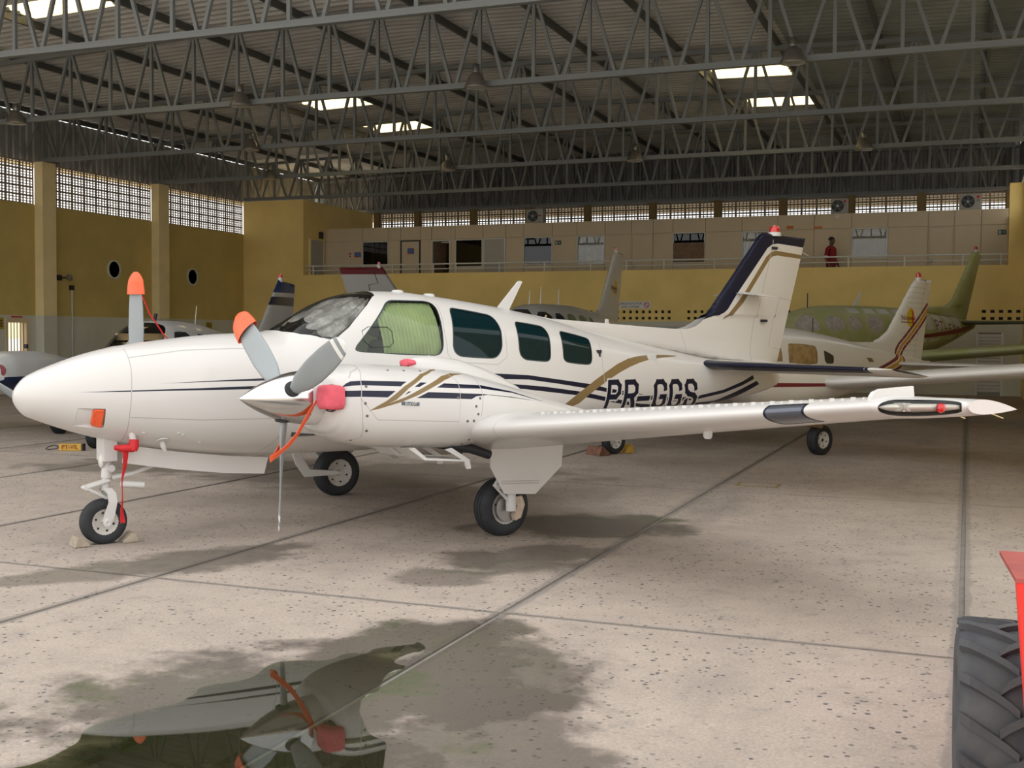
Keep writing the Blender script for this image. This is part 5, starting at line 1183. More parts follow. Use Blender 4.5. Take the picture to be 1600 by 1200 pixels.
def bg_plane(name, label, m, d, tab, mat, regions=(), mats=None, fin=None, finmat=None, finregs=(), finth=.07, stab=None, wing=None, nac=None, gear=(), nu=60, nv=49, sides=(1, -1), wsides=(1, -1), wmat=None, stabmat=None, nsides=(1,-1), blades=3, boff=.06):
    rz = math.atan2(-d[1], -d[0]); t = thing(name, label, 'airplane', (m[0], m[1], 0), rz, 'aircraft parked behind'); mats = mats or {}
    bd = Body(tab); rg = []
    for nm, P_, sds in regions:
        for sd in sds: rg.append((nm, bd.poly(P_, sd, .06) if nm != 'windshield' else P_))
    R_ = regsurf(bd.surf, np.linspace(tab[0][0], tab[-1][0], nu), np.linspace(-PI/2, 3*PI/2, nv), rg, .6, None, .06)
    f_ = reg('fuselage', R_[''], mat, t)
    for nm in R_:
        if nm and not nm.startswith('skip'): reg(nm.rstrip('0123456789'), R_[nm], mats.get(nm, mats.get(nm.rstrip('0123456789'), DGLASS)), f_, -.004 if 'window' in nm or nm == 'windshield' else 0., True)
    if fin:
        fo = None
        for sd in (1, -1):
            ff = Fin(fin, finth, sd); P_ = np.array(fin)
            RR = regsurf(ff.surf, np.linspace(P_[:,0].min(), P_[:,0].max(), 26), np.linspace(P_[:,1].min(), P_[:,1].max(), 26), list(finregs), 1., fin, .05)
            if fo is None: fo = reg('vertical_fin', RR[''], finmat or mat, t)
            else: reg('fin_skin', RR[''], finmat or mat, fo)
            for nm in RR:
                if nm: reg(nm.rstrip('0123456789'), RR[nm], mats.get(nm, mats.get(nm.rstrip('0123456789'), SEAM)), fo, 0., True)
        ip = max(range(len(fin)), key=lambda i: fin[i][1]-.15*fin[i][0]); bs, bz = fin[ip]; bs += .12
        autosmooth(MB().lathe([(.05,-.05),(.05,.05),(.042,.055)], 14, L(bs,0,bz)).build('beacon_base', WHITE2, fo)); autosmooth(MB().lathe([(.045,.05),(.042,.12),(.0,.14)], 14, L(bs,0,bz)).build('beacon', REDLENS, fo))
    def lift(nm, le, te, z0, th, inc, y0, y1, mt, sds, n=16):
        for sd in sds:
            w = Wing(le, te, z0, th, inc, sd, .0 if 'stab' in nm else .05)
            RW = regsurf(w.surf, np.linspace(y0, y1, n), VV[::2] if len(VV) > 30 else VV, [], 1.)
            reg(nm, RW[''], mt, t)
    if stab:
        s0, s1, c0, c1, z, yt = stab
        lift('horizontal_stabilizer', lambda y: np.interp(y, [0, yt-.15, yt], [s0, s1, s1+.18]), lambda y: np.interp(y, [0, yt], [s0+c0, s1+c1]), lambda y: z+0*np.asarray(y, float), lambda y: np.interp(y, [0, yt-.1, yt], [.10,.09,.03]), lambda y: .03+0*np.asarray(y), .02, yt, stabmat or mat, (1, -1), 12)
    if wing:
        s0, s1, c0, c1, z, dih, yt = wing
        lift('wing', lambda y: np.interp(y, [0, yt-.25, yt], [s0, s1, s1+.25]), lambda y: np.interp(y, [0, yt], [s0+c0, s1+c1]), lambda y: z+dih*np.asarray(y, float), lambda y: np.interp(y, [0, yt-.2, yt], [.15,.13,.04]), lambda y: .02+0*np.asarray(y), .3, yt, wmat or mat, wsides, 20)
    if nac:
        tb, yc, nm_, stripe = nac
        for sd in nsides:
            nb = Body(tb, yc*sd); rgn = [('stripe_%d' % i, nb.poly(P_, q, .06)) for i, (P_, mm) in enumerate(stripe) for q in (1, -1)]
            RN = regsurf(nb.surf, np.linspace(tb[0][0], tb[-1][0], 30), np.linspace(-PI/2, 3*PI/2, 37), rgn, .5, None, .06)
            no = reg('nacelle', RN[''], nm_, t)
            for i, (P_, mm) in enumerate(stripe):
                if 'stripe_%d' % i in RN: reg('stripe', RN['stripe_%d' % i], mm, no, 0., True)
            hz = (tb[0][1]+tb[0][2])/2; hs = tb[0][0]
            sp = autosmooth(MB().lathe([(0,0)]+[(.15*(1-(1-q)**1.8)**.9, .34*q) for q in np.linspace(.05, 1, 12)]+[(.12,.36)], 28, L(hs-.34,yc*sd,hz), (-1,0,0)).build('spinner', CHROME, t), 60)
            for k in range(blades):
                a = k*2*PI/blades+boff; V = []; F = []; n = 8; fm = []
                st = np.linspace(.1, .96, 14)
                for r in st:
                    c = float(np.interp(r, [.1,.3,.6,.9,.96], [.08,.15,.17,.13,.06])); be = math.radians(float(np.interp(r, [.1,.9], [45,20]))); th = float(np.interp(r, [.1,.9], [.05,.01]))
                    for q in range(n):
                        b2 = 2*PI*q/n; u_ = math.cos(b2)*c/2; v_ = math.sin(b2)*th/2; s_ = math.sin(be)*u_+math.cos(be)*v_; y_ = -(math.cos(be)*u_-math.sin(be)*v_); ca, sa = math.cos(a), math.sin(a)
                        V.append(L(hs-.12+s_, yc*sd+(y_*ca+r*sa), hz+(y_*sa-r*ca)))
                for i in range(len(st)-1):
                    rm = (st[i]+st[i+1])/2
                    for q in range(n): F.append((i*n+q, i*n+(q+1) % n, (i+1)*n+(q+1) % n, (i+1)*n+q)); fm.append(1 if (.78 < rm < .85 or rm > .9) else 0)
                F.append(tuple(range((len(st)-1)*n, len(st)*n))); fm.append(1)
                mesh('blade', V, F, [BLADE, BLADEW], sp, smooth=True, fm=fm)
            for q in (-1, 1): autosmooth(MB().lathe([(0,-.02),(.09,-.01),(.10,.03)], 16, L(hs+.08,yc*sd+q*.20,hz+.03), (1,0,0)).build('intake_plug', MAROON, no))
    for (s_, y_, R2, w2) in gear:
        lg = autosmooth(MB().tube([L(s_,y_,.95), L(s_,y_,R2+.06)], [.045,.035], 12).tube([L(s_,y_-.02,R2), L(s_,y_+(.10 if y_ >= 0 else -.10),R2)], .02, 8).build('gear_leg', WHITE2, t)); wheel(lg, L(s_, y_+(.10 if y_ > .3 else (-.10 if y_ < -.3 else 0)), R2-.005), R2, w2, 28)
    return t, f_, bd
def wsh(bd, P_, s_top, s_bot):
    w_ = [(s, bd.phi(s, z)) for s, z in P_]
    return w_+[(s_top, w_[-1][1]+(PI-2*w_[-1][1])*q) for q in np.linspace(.1, .9, 7)]+[(s, PI-p) for s, p in w_[::-1]]+[(s_bot, PI-w_[0][1]+(2*w_[0][1]-PI)*q) for q in np.linspace(.1, .9, 7)]
D0 = (.532, .847)
# ---- E: cream white twin behind the tail
bE = Body(SEN)
winE = [('window1', chaikin([(.64,1.27),(.66,1.55),(.74,1.58),(1.34,1.545),(1.39,1.50),(1.38,1.27),(1.33,1.25),(.70,1.24)], 1), (1, -1)), ('window2', chaikin([(1.57,1.45),(1.60,1.465),(1.83,1.385),(1.85,1.36),(1.83,1.27),(1.80,1.25),(1.57,1.255)], 1), (1, -1)), ('window3', [(-.25,1.30),(-.2,1.62),(.48,1.63),(.5,1.30)], (1, -1)), ('windowb0', [(-.9,1.40),(-.55,1.66),(-.38,1.66),(-.38,1.32),(-.8,1.32)], (1, -1)), ('windshield', wsh(bE, [(-1.17,1.47),(-1.05,1.46),(-.72,1.70),(-.62,1.765)], -.56, -1.2), (1,))]
ctr = [(2.6,.93),(3.0,1.0),(3.5,1.12),(3.95,1.24),(4.10,1.32),(4.15,1.42),(4.25,1.53),(4.75,1.93),(5.1,2.22)]
def offs(P_, a, b):
    P_ = [np.array(p) for p in P_]; A = []; B = []
    for i, p in enumerate(P_):
        q = P_[min(i+1, len(P_)-1)]-P_[max(i-1, 0)]; q = q/np.linalg.norm(q); n = np.array((-q[1], q[0])); A.append(p+n*a); B.append(p+n*b)
    return A+B[::-1]
bands = [('maroon_band', offs(ctr, .11, .055)), ('gold_band', offs(ctr, .03, -.035)), ('maroon_band', offs(ctr, -.055, -.105))]
regE = winE+[(n, [p for p in P_ if True], (1, -1)) for n, P_ in bands]+[('side_vent', [(2.88,1.34),(3.05,1.33),(3.10,1.26),(2.93,1.265)], (1,))]
finE = [(2.7,1.60),(3.2,1.585),(3.45,1.60),(3.65,1.66),(3.87,1.78),(4.57,2.63),(4.64,2.69),(5.15,2.71),(4.87,1.13),(4.2,1.18),(3.2,1.42),(2.7,1.56)]
sw = [(4.48,2.18),(4.52,2.16),(4.56,2.10),(4.57,2.0),(4.60,1.90),(4.55,1.90),(4.53,1.98),(4.525,2.06),(4.50,2.13)]
disc = [(4.47+.12*math.cos(a), 2.03+.165*math.sin(a)) for a in np.linspace(0, 2*PI, 20)[:-1]]
frE = [('sun_logo', disc), ('logo_swoosh', sw), ('logo_line', [(4.20,1.955),(4.62,1.945),(4.62,1.93),(4.20,1.94)])]+bands+[('rudder_hinge', line_strip([(4.92,2.70),(4.62,1.2)], .005))]+[('rib_line', line_strip([(4.05+.28*(z-1.6)+.12, z), (5.02-.18*(2.7-z)-.05, z-.01)], .0035)) for z in (2.2, 2.29, 2.38, 2.47, 2.56, 1.75, 1.65, 1.55, 1.45)]
mE = {'maroon_band': MAROON, 'gold_band': GOLDY, 'sun_logo': YLOGO, 'logo_swoosh': REDINK, 'logo_line': MAROON, 'window1': BROWNC, 'window3': BROWNC, 'window2': DGLASS, 'rib_line': SEAM, 'rudder_hinge': SEAM, 'side_vent': STEEL}
pE, fE, _ = bg_plane('airplane', 'cream white twin airplane with maroon and gold tail stripes behind the main tail', (-3.373, 17.848), D0, SEN, WHITEB, regE, mE, finE, WHITEB, frE, .06, (3.93, 4.0, .92, .85, 1.22, 2.15), (-.62, -.50, 1.55, 1.35, .86, .088, 5.6), (NC2, 1.9, WHITEB, [([(-1.9,1.08),(.6,1.02),(.6,.99),(-1.9,1.02)], MAROON)]), ((-2.4,0,.19,.13),(0,1.60,.22,.16),(0,-1.60,.22,.16)), blades=2, boff=-.785)
text('logo_lettering', 'Nimoca', .13, MAROON, fE, L(4.40,.062,2.02), (PI/2,0,PI), .001)
MB().tube([L(1.9,.0,1.72), L(1.9,0,1.98)], .008, 6).build('whip_antenna', BLACK, fE)
MB().ribbon([L(-.05,1.72,.62), L(-.12,1.73,.48), L(-.18,1.74,.40)], Vector((.12,.0,.02)), .05).build('wrapped_brake_bag', M('brown_paper_bag', (.28,.16,.09), .9, var=.3, vscale=14, bump=.8, bscale=14), fE)
def at_plane(m_, s, y, d_=D0): 
    rz = math.atan2(-d_[1], -d_[0]); v = Matrix.Rotation(rz, 4, 'Z') @ Vector(L(s, y, 0)); return (v.x+m_[0], v.y+m_[1], 0)
chock(at_plane((-3.373,17.848), -2.68, .0), BR+PI, 'rusty steel chock in front of the nose wheel behind the main airplane', RUST, .3, dim=(.22,.12)); chock(at_plane((-3.373,17.848), -2.14, .0), BR, 'small yellow chock behind the nose wheel seen under the wing', YCH, .16, dim=(.16,.12))
# ---- F: green primer twin, windows masked
bF = Body(NVJ)
gF = [('windowm1', chaikin([(-.21,1.78),(-.17,2.04),(.30,2.05),(.40,1.98),(.44,1.76),(.05,1.73)], 1), (1, -1)), ('windowm2', chaikin([(.58,2.06),(.96,2.05),(1.04,1.77),(.62,1.74)], 1), (1, -1)), ('windowm3', chaikin([(1.21,2.06),(1.78,2.06),(1.84,1.75),(1.25,1.74)], 1), (1, -1)), ('windowm4', chaikin([(2.1,2.05),(2.6,2.05),(2.65,1.76),(2.12,1.75)], 1), (1, -1)),
      ('windowm0', chaikin([(-1.12,1.80),(-.72,2.0),(-.45,2.12),(-.38,1.78),(-.5,1.72),(-.9,1.74)], 1), (1, -1)),
      ('maroon_band', [(2.2,1.62),(3.7,1.69),(4.6,1.76),(5.62,1.87),(6.1,1.93),(6.1,1.86),(5.63,1.74),(4.6,1.66),(3.71,1.60),(2.2,1.54)], (1, -1))]
for i, (a, b) in enumerate(((3.05,3.5),(3.55,3.95),(4.0,4.45),(4.5,4.95),(5.0,5.4))): gF.insert(0, ('bare_patch%d' % i, [(a+.04,1.78),(a+.02,2.13),(b-.06,2.11),(b-.04,1.80)], (1, -1)))
for i, (a, b) in enumerate(((2.3,2.9),(3.0,3.6),(3.7,4.3),(4.4,4.9))): gF.insert(0, ('bare_patch%d' % (i+9), [(a+.04,1.30+.1*(a-2)),(a+.02,1.56),(b-.06,1.58),(b-.04,1.32+.11*(b-2))], (1, -1)))
for i, (a, b) in enumerate(((.75,1.15),(1.3,1.7),(1.8,2.25),(2.4,2.85))): gF.insert(0, ('bare_patch%d' % (i+15), [(a,2.13),(a,2.24),(b-.05,2.24),(b-.05,2.13)], (1, -1)))
def lets_on(bd, word, s0, w, gap, z0, h, lw, nm):
    out = []
    E_ = {'T': [[(.0,1),(1.,1)],[(.5,1),(.5,0)]], 'E': [[(1,1),(.1,1),(.1,0),(1,0)],[(.1,.52),(.85,.52)]], 'H': [[(.1,0),(.1,1)],[(.9,0),(.9,1)],[(.1,.5),(.9,.5)]]}
    for i, ch in enumerate(word):
        for st in E_.get(ch) or LET[ch]:
            Q = [(s0+i*gap+u*w, z0+v*h-.03*i) for u, v in st]
            for a, b in zip(Q[:-1], Q[1:]):
                a = np.array(a); b = np.array(b); tt = (b-a)/np.linalg.norm(b-a); n = np.array((-tt[1], tt[0]))*lw/2; e = tt*lw*.4; out.append((nm+str(i), [a-e+n, b+e+n, b+e-n, a-e-n], (1,)))
    return out
gF += lets_on(bF, 'PT-EHG', 4.04, .13, .215, 1.80, .21, .036, 'registration_letter')
mF = {'maroon_band': MAROON, 'registration_letter': MAROON, 'bare_patch': BAREMETAL}
for k in range(5): mF['windowm%d' % k] = MASK
finF = [(4.0,2.22),(4.33,2.34),(5.0,2.37),(5.22,2.45),(5.38,2.58),(6.22,3.76),(6.5,3.76),(6.57,3.65),(5.97,2.02),(5.0,2.08)]
pF, fF, _ = bg_plane('airplane', 'airplane stripped to green primer with papered windows, lettered PT-EHG', (-3.40, 27.5), D0, NVJ, PRIMER, gF, mF, finF, PRIMER, [('rudder_hinge', line_strip([(6.3,3.74),(5.62,2.1)], .006))], .07, (5.42, 5.6, 1.0, .75, 1.98, 2.7), (-.75, -.35, 2.0, 1.35, .98, .085, 6.0), (shift(NC2, .2, .18, 1.25), 2.05, PRIMER, [([(-2.2,1.32),(.3,1.28),(1.3,1.20),(1.3,1.18),(.3,1.20),(-2.2,1.24)], MAROON), ([(-2.2,1.20),(1.2,1.16),(1.2,1.14),(-2.2,1.12)], GOLDY)]), ((-2.6,0,.24,.15),(0,2.05,.27,.18),(0,-2.05,.27,.18)), wsides=(1,), stabmat=M('dark_green_tailplane', (.10,.115,.06), .55), nsides=(1,), blades=2, boff=PI/2)
pF.scale = (1.05, 1.05, 1.05)
MB().tube([L(-.1,0,2.24), L(-.1,0,2.55)], .012, 6).build('whip_antenna', BLACK, fF)
MB().prism([(1.45,2.28),(1.6,2.28),(1.78,2.62),(1.74,2.62)], lambda p: L(p[0],-.015,p[1]), lambda p: L(p[0],.015,p[1])).build('blade_antenna', WHITE2, fF)
# ---- D: grey-white airplane with sun logo fin, mid hangar
TBD = shift(NVJ, -1.0, .06)
TBD = [q if q[0] < 2 else (q[0]+(q[0]-2)*.15, q[1]+.0, q[2], q[3], q[4], q[5], q[6]) for q in TBD]
bD = Body(TBD)
gD = [('window1', chaikin([(-1.75,1.85),(-1.45,2.16),(-.98,2.17),(-.95,1.82),(-1.5,1.78)], 1), (1, -1)), ('window2', chaikin([(-.75,2.15),(-.25,2.15),(-.22,1.84),(-.74,1.84)], 1), (1, -1)), ('windowg3', chaikin([(-.0,2.15),(.55,2.15),(.58,1.84),(.02,1.84)], 1), (1, -1)), ('windowg4', chaikin([(.8,2.14),(1.35,2.13),(1.38,1.84),(.82,1.84)], 1), (1, -1)), ('windowg5', chaikin([(1.65,2.11),(2.0,2.08),(2.02,1.88),(1.67,1.86)], 1), (1, -1)), ('windshield', wsh(bD, [(-2.22,1.91),(-2.1,1.90),(-1.72,2.02),(-1.45,2.18)], -1.38, -2.25), (1,))]
GREENC = M('green_curtain', (.16,.20,.10), .8)
finD = [(3.2,2.16),(3.57,2.24),(4.0,2.30),(4.27,2.48),(5.37,3.82),(5.5,3.88),(6.34,3.87),(5.85,2.0),(4.0,2.05)]
discD = [(5.35+.16*math.cos(a), 2.93+.21*math.sin(a)) for a in np.linspace(0, 2*PI, 20)[:-1]]
frD = [('sun_logo', discD), ('logo_swoosh', [(p[0]*1.2+(5.35-4.47*1.2)+.03, (p[1]-2.03)*1.25+2.93) for p in sw]), ('logo_line', [(5.02,2.84),(5.6,2.82),(5.6,2.80),(5.02,2.82)])]
pD, fD, _ = bg_plane('airplane', 'pale grey airplane with sun logo on its upright fin, seen beyond the cabin roof', (-8.75, 24.2), (0.0, 1.0), TBD, GREYW, gD, {'windowg3': GREENC, 'windowg4': GREENC, 'windowg5': GREENC, 'sun_logo': YLOGO, 'logo_swoosh': REDINK, 'logo_line': MAROON}, finD, GREYW, frD, .08, (5.2, 5.3, .9, .7, 1.9, 2.4), None, None, ((-3.0,0,.24,.15),(0,1.2,.27,.18),(0,-1.2,.27,.18)))
text('logo_lettering', 'Nimoca', .17, MAROON, fD, L(5.22,.085,2.92), (PI/2,0,PI), .001)
for s_, h_ in ((-.9,.30),(-.2,.42),(1.0,.40)): MB().tube([L(s_,0,2.33), L(s_+.04,0,2.33+h_)], [.018,.005], 6).build('whip_antenna', WHITE2, fD)
# ---- C: fin with dark red tip, nose to the right
finC = [(3.0,2.08),(3.5,2.32),(3.88,2.81),(4.36,3.43),(5.66,3.36),(5.2,2.0),(3.4,1.95)]
pC, fC, _ = bg_plane('airplane', 'grey airplane whose fin with dark red tip rises behind the windshield', (-12.134, 30.96), (-.50, -.866), shift(NVJ, -.6, 0, .93), GREYW, [], {'red_tip': MAROON, 'rudder_hinge': DARK}, finC, GREYW, [('red_tip', [(4.2,3.24),(5.65,3.19),(5.65,3.5),(4.2,3.5)]), ('rudder_hinge', line_strip([(4.75,3.45),(4.55,2.99),(4.82,2.95),(4.75,2.5)], .012))], .08, (4.5, 4.7, .9, .7, 1.9, 2.2), None, None, ((-2.6,0,.24,.15),(0,1.1,.27,.18),(0,-1.1,.27,.18)))
# ---- B: grey and navy twin at the left, facing the camera
TBB = [q if q[0] < 2 else (q[0]+(q[0]-2)*.5, q[1], q[2], q[3], q[4], q[5], q[6]) for q in SEN]
bB = Body(TBB)
gB = [('navy_belly', [(-2.86,.98),(-2.0,1.0),(3.0,1.05),(5.8,1.12),(6.4,1.14),(6.4,1.04),(5.5,.9),(3,.72),(0,.60),(-2,.66),(-2.86,.90)], (1, -1)),
      ('windshield', wsh(bB, [(-1.17,1.47),(-1.10,1.44),(-1.0,1.40),(-.72,1.62),(-.55,1.74)], -.5, -1.2), (1,)), ('window1', chaikin([(-.78,1.36),(-.48,1.66),(-.38,1.70),(.05,1.68),(.10,1.36)], 1), (1, -1)), ('window2', [(.3,1.36),(.35,1.66),(.9,1.63),(.92,1.36)], (1, -1))]
finB = [(3.9,1.40),(4.4,1.68),(4.55,1.79),(5.69,2.8),(6.75,2.74),(6.45,1.1),(4.0,1.15)]
frB = [('blue_tip', [(5.0,2.52),(7,2.55),(7,3),(5,3)]), ('dark_band', [(5.0,2.26),(7,2.26),(7,2.46),(5.0,2.43)]), ('rudder_hinge', line_strip([(6.15,2.26),(5.95,1.2)], .01))]
NCB = shift(NC2, .35, -.02, 1.0)
pB, fB, _ = bg_plane('airplane', 'grey twin airplane with navy belly and blue-topped fin beyond the main nose', (-12.206, 15.475), (-.232, .973), TBB, GREYW, gB, {'navy_belly': BLUEB, 'blue_tip': BLUEF, 'dark_band': BLUEB, 'windshield': GL_CLEAR}, finB, GREYW, frB, .06, (5.3, 5.4, .9, .8, 1.2, 2.0), (-.55, -.45, 1.5, 1.3, .86, .09, 5.4), ([(q[0]-.0, q[1]+.07, q[2]-.03, q[3]*1.15, q[4], q[5], q[6]) for q in NCB], 2.02, GREYW, [([(-1.6,.93),(.9,.94),(.9,.97),(-1.6,.99)], BLUEB), ([(-1.66,.95),(-1.0,.93),(.5,.96),(.5,.80),(-1.0,.72),(-1.66,.80)], BLUEB)]), ((-2.13,0,.21,.14),(0,1.65,.23,.16),(0,-1.65,.23,.16)), blades=2, boff=1.02)
MB().tube([L(-.85,.02,1.70), L(-1.2,.02,1.47)], .022, 6).build('windshield_post', GREYW, fB)
MB().tube([L(-.2,0,1.86), L(-.14,0,1.97)], .03, 8).build('roof_light', BLACK, fB)
MB().tube([L(1.6,-.1,1.7), L(1.7,-.1,2.15)], .006, 5).build('whip_antenna', WHITE2, fB)
for q in range(2): MB().box(.50, .62, .10+.16*q, .20+.16*q, 1.30, 1.66).build('seat_headrest', BLACK, fB)
box('sun_visor', .62, .68, -.42, .42, 1.55, 1.66, M('tan_visor', (.62,.42,.20), .8), fB)
# yellow lettered chock
t = thing('tow_block', 'yellow block lettered PT-VIL with a rope loop beside a background wheel', 'chock', (-11.78, 12.98, 0), math.radians(21.4))
bevel(box('block', -.16, .16, -.05, .05, 0, .095, M('yellow_block_paint', (.60,.35,.05), .7, var=.2, vscale=15), t), .008); text('lettering', 'PT-VIL', .085, MAROON, t, (0, -.053, .05)); box('end_cap', .16, .185, -.05, .05, 0, .095, DARK, t)
MB().tube([(-.16,0,.05),(-.25,.02,.07),(-.33,.03,.05),(-.37,.02,.015),(-.32,.0,.012),(-.24,-.01,.02),(-.17,0,.04)], .007, 6).build('rope_loop', DARK, t)
# ================================================================== TRACTOR
REDT = M('red_tractor_paint', (.80,.022,.012), .45, coat=.1); REDD = M('dusty_red_paint', (.36,.075,.06), .7, var=.2, vscale=12)
LUGM = M('dusty_tractor_rubber', (.045,.047,.055), .75, var=.5, vscale=6, col2=(.085,.085,.085), bump=.2, bscale=40)
tr = thing('tractor', 'small red tractor with chevron tread tyre at the right edge', 'tractor', (.1, 4.42, 0), math.radians(2))
def tractor_wheel(x, R_, w, y=0.):
    b = MB().lathe([(R_*.5,-w*.40),(R_*.6,-w*.5),(R_*.80,-w*.52),(R_*.90,-w*.48),(R_*.935,-w*.40),(R_*.945,0),(R_*.935,w*.40),(R_*.90,w*.48),(R_*.80,w*.52),(R_*.6,w*.5),(R_*.5,w*.40)], 48, (0,0,0), (1,0,0), False); o = autosmooth(b.build('tire', LUGM, tr), 50); o.location = (x, y, R_)
    autosmooth(MB().lathe([(0,-.03),(R_*.2,-.03),(R_*.3,-w*.2),(R_*.48,-w*.25),(R_*.53,-w*.42),(R_*.53,w*.42),(R_*.48,w*.25),(R_*.3,w*.2),(0,.03)], 28, (0,0,0), (1,0,0)).build('rim', REDD, o), 40)
    n = 15; me = None
    for k in range(n):
        for sd in (-1, 1):
            nm = 'lug%d' % sd
            V = []; F = []; m_ = 7
            for i in range(m_):
                q = i/(m_-1); xx = sd*(-.03+q*(w*.5+.03)); a0 = (.34)*q**.85; hw = .052-.012*(1-q); ro = R_*(1.0 if q < .86 else .975); ri = R_*.92
                for (aa, rr) in ((a0-hw*1.25, ri), (a0-hw, ro), (a0+hw, ro), (a0+hw*1.25, ri)): V.append((xx, rr*math.sin(aa), rr*math.cos(aa)))
            for i in range(m_-1):
                for c in range(3): F.append((i*4+c, i*4+c+1, i*4+c+5, i*4+c+4))
            F += [(0,1,2,3), tuple(range(4*m_-4, 4*m_))[::-1]]
            if (w, sd) not in LUGS:
                g = mesh('tread_lug', V, F, LUGM, o); LUGS[(w, sd)] = g.data
            else: g = link('tread_lug', LUGS[(w, sd)], o)
            g.rotation_euler = (-(2*PI*(k+.5*(sd > 0))/n), 0, 0)
    return o
LUGS = {}
tractor_wheel(.045, .338, .31); tractor_wheel(1.12, .338, .31); tractor_wheel(.42, .26, .18, 1.5); tractor_wheel(1.02, .26, .18, 1.5)
bevel(MB().add([(.028,-.66,.955),(1.15,-.66,.955),(1.15,-.20,.955),(.03,-.20,.955),(.075,-.66,.40),(1.12,-.66,.40),(1.12,-.60,.40),(.075,-.60,.40),(.028,-.60,.935),(1.15,-.60,.935)], [(0,4,5,1),(4,7,6,5),(0,8,7,4),(8,9,6,7),(1,5,6,9)]).build('rear_panel', REDT, tr), .003)
MB().prism([(.025,-.665),(1.15,-.665),(1.15,-.19),(.008,-.19)], lambda p: (p[0], p[1], .945), lambda p: (p[0], p[1], .958)).build('fender_top', REDD, tr)
bevel(box('hood', .38, .80, -.58, 1.9, .45, .90, REDT, tr), .04, 3); box('axle', .1, 1.1, -.05, .05, .33, .42, DARK, tr); box('front_axle', .42, 1.02, 1.46, 1.54, .22, .30, DARK, tr); bevel(box('seat', .42, .76, -.2, .25, .9, 1.0, BLACK, tr), .04, 3); bevel(box('seat_back', .42, .76, -.26, -.18, .98, 1.28, BLACK, tr), .03, 3); MB().tube([(.59,.75,.88),(.59,.55,1.08)], .02, 8).build('steering_column', DARK, tr); MB().tube([(.59+.17*math.cos(a), .55+.1*math.sin(a), 1.08+.13*math.sin(a)) for a in np.linspace(0, 2*PI, 19)], .014, 6).build('steering_wheel', BLACK, tr)
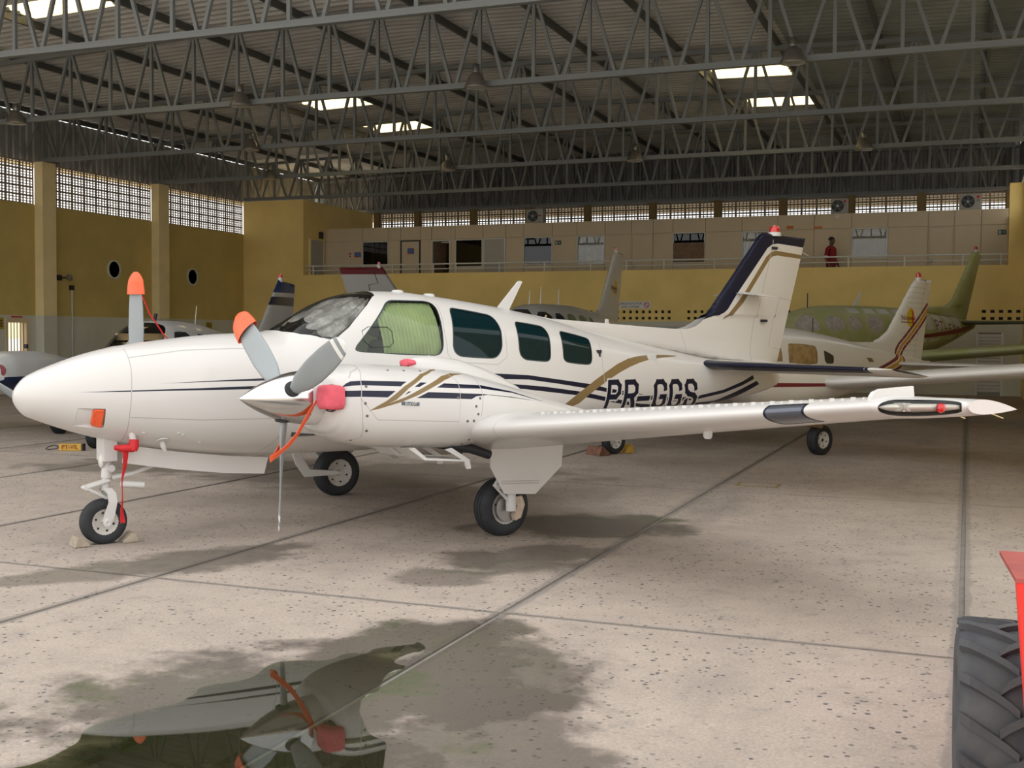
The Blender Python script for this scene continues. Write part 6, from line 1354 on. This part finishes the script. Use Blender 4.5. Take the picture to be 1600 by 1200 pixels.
# ================================================================== PERSON on the balcony
def person():
    J = {'pel': (0,0,.92,.155,.125), 'wst': (0,-.005,1.08,.150,.12), 'chs': (0,.0,1.28,.175,.13), 'shc': (0,-.01,1.42,.135,.095), 'nck': (.012,0,1.51,.058,.058), 'hd1': (.03,0,1.60,.085,.075), 'hd2': (.03,0,1.69,.092,.08), 'hd3': (.02,0,1.745,.06,.055)}
    for sd, n in ((1,'l'),(-1,'r')):
        J['hip'+n] = (0,.09*sd,.86,.10,.095); J['kne'+n] = (.03*sd,.09*sd,.48,.062,.062); J['ank'+n] = (.06*sd-.02,.09*sd,.09,.045,.045); J['toe'+n] = (.06*sd+.13,.10*sd,.045,.04,.035)
        J['sho'+n] = (0,.19*sd,1.41,.068,.062); J['elb'+n] = (-.03,.25*sd,1.13,.046,.044); J['wri'+n] = (.10,.25*sd,.92,.032,.03); J['pal'+n] = (.13,.25*sd,.85,.034,.022)
        for k in range(4): J['f%d%s' % (k,n)] = (.115+.02*k,.25*sd,.79,.0095,.0095); J['g%d%s' % (k,n)] = (.125+.018*k,.245*sd,.755-.004*abs(k-1),.0085,.0085)
        J['t0'+n] = (.165,.235*sd,.83,.011,.011); J['t1'+n] = (.185,.23*sd,.79,.0095,.0095)
    E_ = [('pel','wst'),('wst','chs'),('chs','shc'),('shc','nck'),('nck','hd1'),('hd1','hd2'),('hd2','hd3')]
    for n in 'lr':
        E_ += [('pel','hip'+n),('hip'+n,'kne'+n),('kne'+n,'ank'+n),('ank'+n,'toe'+n),('shc','sho'+n),('sho'+n,'elb'+n),('elb'+n,'wri'+n),('wri'+n,'pal'+n),('pal'+n,'t0'+n),('t0'+n,'t1'+n)]
        for k in range(4): E_ += [('pal'+n,'f%d%s' % (k,n)),('f%d%s' % (k,n),'g%d%s' % (k,n))]
    ks = list(J); me = bpy.data.meshes.new('person_skeleton'); me.from_pydata([J[k][:3] for k in ks], [(ks.index(a), ks.index(b)) for a, b in E_], [])
    o = bpy.data.objects.new('person_skeleton', me); COL.objects.link(o); sk = o.modifiers.new('skin', 'SKIN'); sk.use_smooth_shade = True
    for i, k in enumerate(ks):
        d_ = me.skin_vertices[0].data[i]; d_.radius = J[k][3:5]; d_.use_root = (k == 'pel')
    ss = o.modifiers.new('sub', 'SUBSURF'); ss.levels = 2; ss.render_levels = 2
    dg = bpy.context.evaluated_depsgraph_get(); m2 = bpy.data.meshes.new_from_object(o.evaluated_get(dg)); bpy.data.objects.remove(o)
    m2.materials.clear()
    for mm in (M('brown_skin', (.13,.065,.04), .55), M('red_polo_shirt', (.26,.006,.008), .8, var=.15, vscale=8), M('dark_trousers', (.02,.022,.03), .85), M('black_shoe', (.012,.012,.012), .5)): m2.materials.append(mm)
    for p in m2.polygons:
        c = p.center; arm = abs(c.y) > .195 and c.z < 1.36
        p.material_index = 0 if c.z > 1.475 else (1 if (c.z > .88 and not arm) or (arm and c.z > 1.17) else (0 if arm and c.z < 1.17 and abs(c.y) > .19 and c.z > .7 else (2 if c.z > .10 else 3)))
        p.use_smooth = True
    return m2
pr = thing('person', 'man in a red polo shirt standing behind the balcony railing', 'person', (-4.02, 37.35, 3.0), math.radians(-28))
pb = link('body', person(), pr)
HAIR = M('black_hair', (.008,.007,.006), .8)
autosmooth(MB().lathe([(.092,-.005),(.094,.03),(.08,.065),(.045,.088),(0,.094)], 18, (.008,0,1.69)).build('hair', HAIR, pr)); MB().tube([(.115,0,1.645),(.132,0,1.625),(.118,0,1.615)], [.008,.016,.012], 8).build('nose', bpy.data.materials['brown_skin'], pr)
for sd in (1, -1):
    autosmooth(MB().lathe([(0,-.01),(.012,0),(0,.008)], 10, (.108,.032*sd,1.66), (1,0,0)).build('eye', WHITE2, pr)); MB().tube([(.025,.082*sd,1.67),(.02,.092*sd,1.645),(.03,.084*sd,1.615)], .012, 6).build('ear', bpy.data.materials['brown_skin'], pr)
    autosmooth(MB().lathe([(.062,0),(.064,.018),(.062,.03)], 16, (-.018,.238*sd,1.155), (.05,-.12*sd,1)).build('sleeve_trim', WHITE2, pr))
box('mouth', .112, .117, -.022, .022, 1.583, 1.590, M('lips', (.10,.03,.025), .6), pr); MB().tube([(.118,-.07,1.662),(.128,-.03,1.66),(.13,0,1.664),(.128,.03,1.66),(.118,.07,1.662)], .006, 5).build('glasses', BLACK, pr)
MB().tube([(-.01,-.075,1.47),(.07,-.04,1.465),(.085,0,1.455),(.07,.04,1.465),(-.01,.075,1.47)], .02, 6).build('collar', bpy.data.materials['red_polo_shirt'], pr)
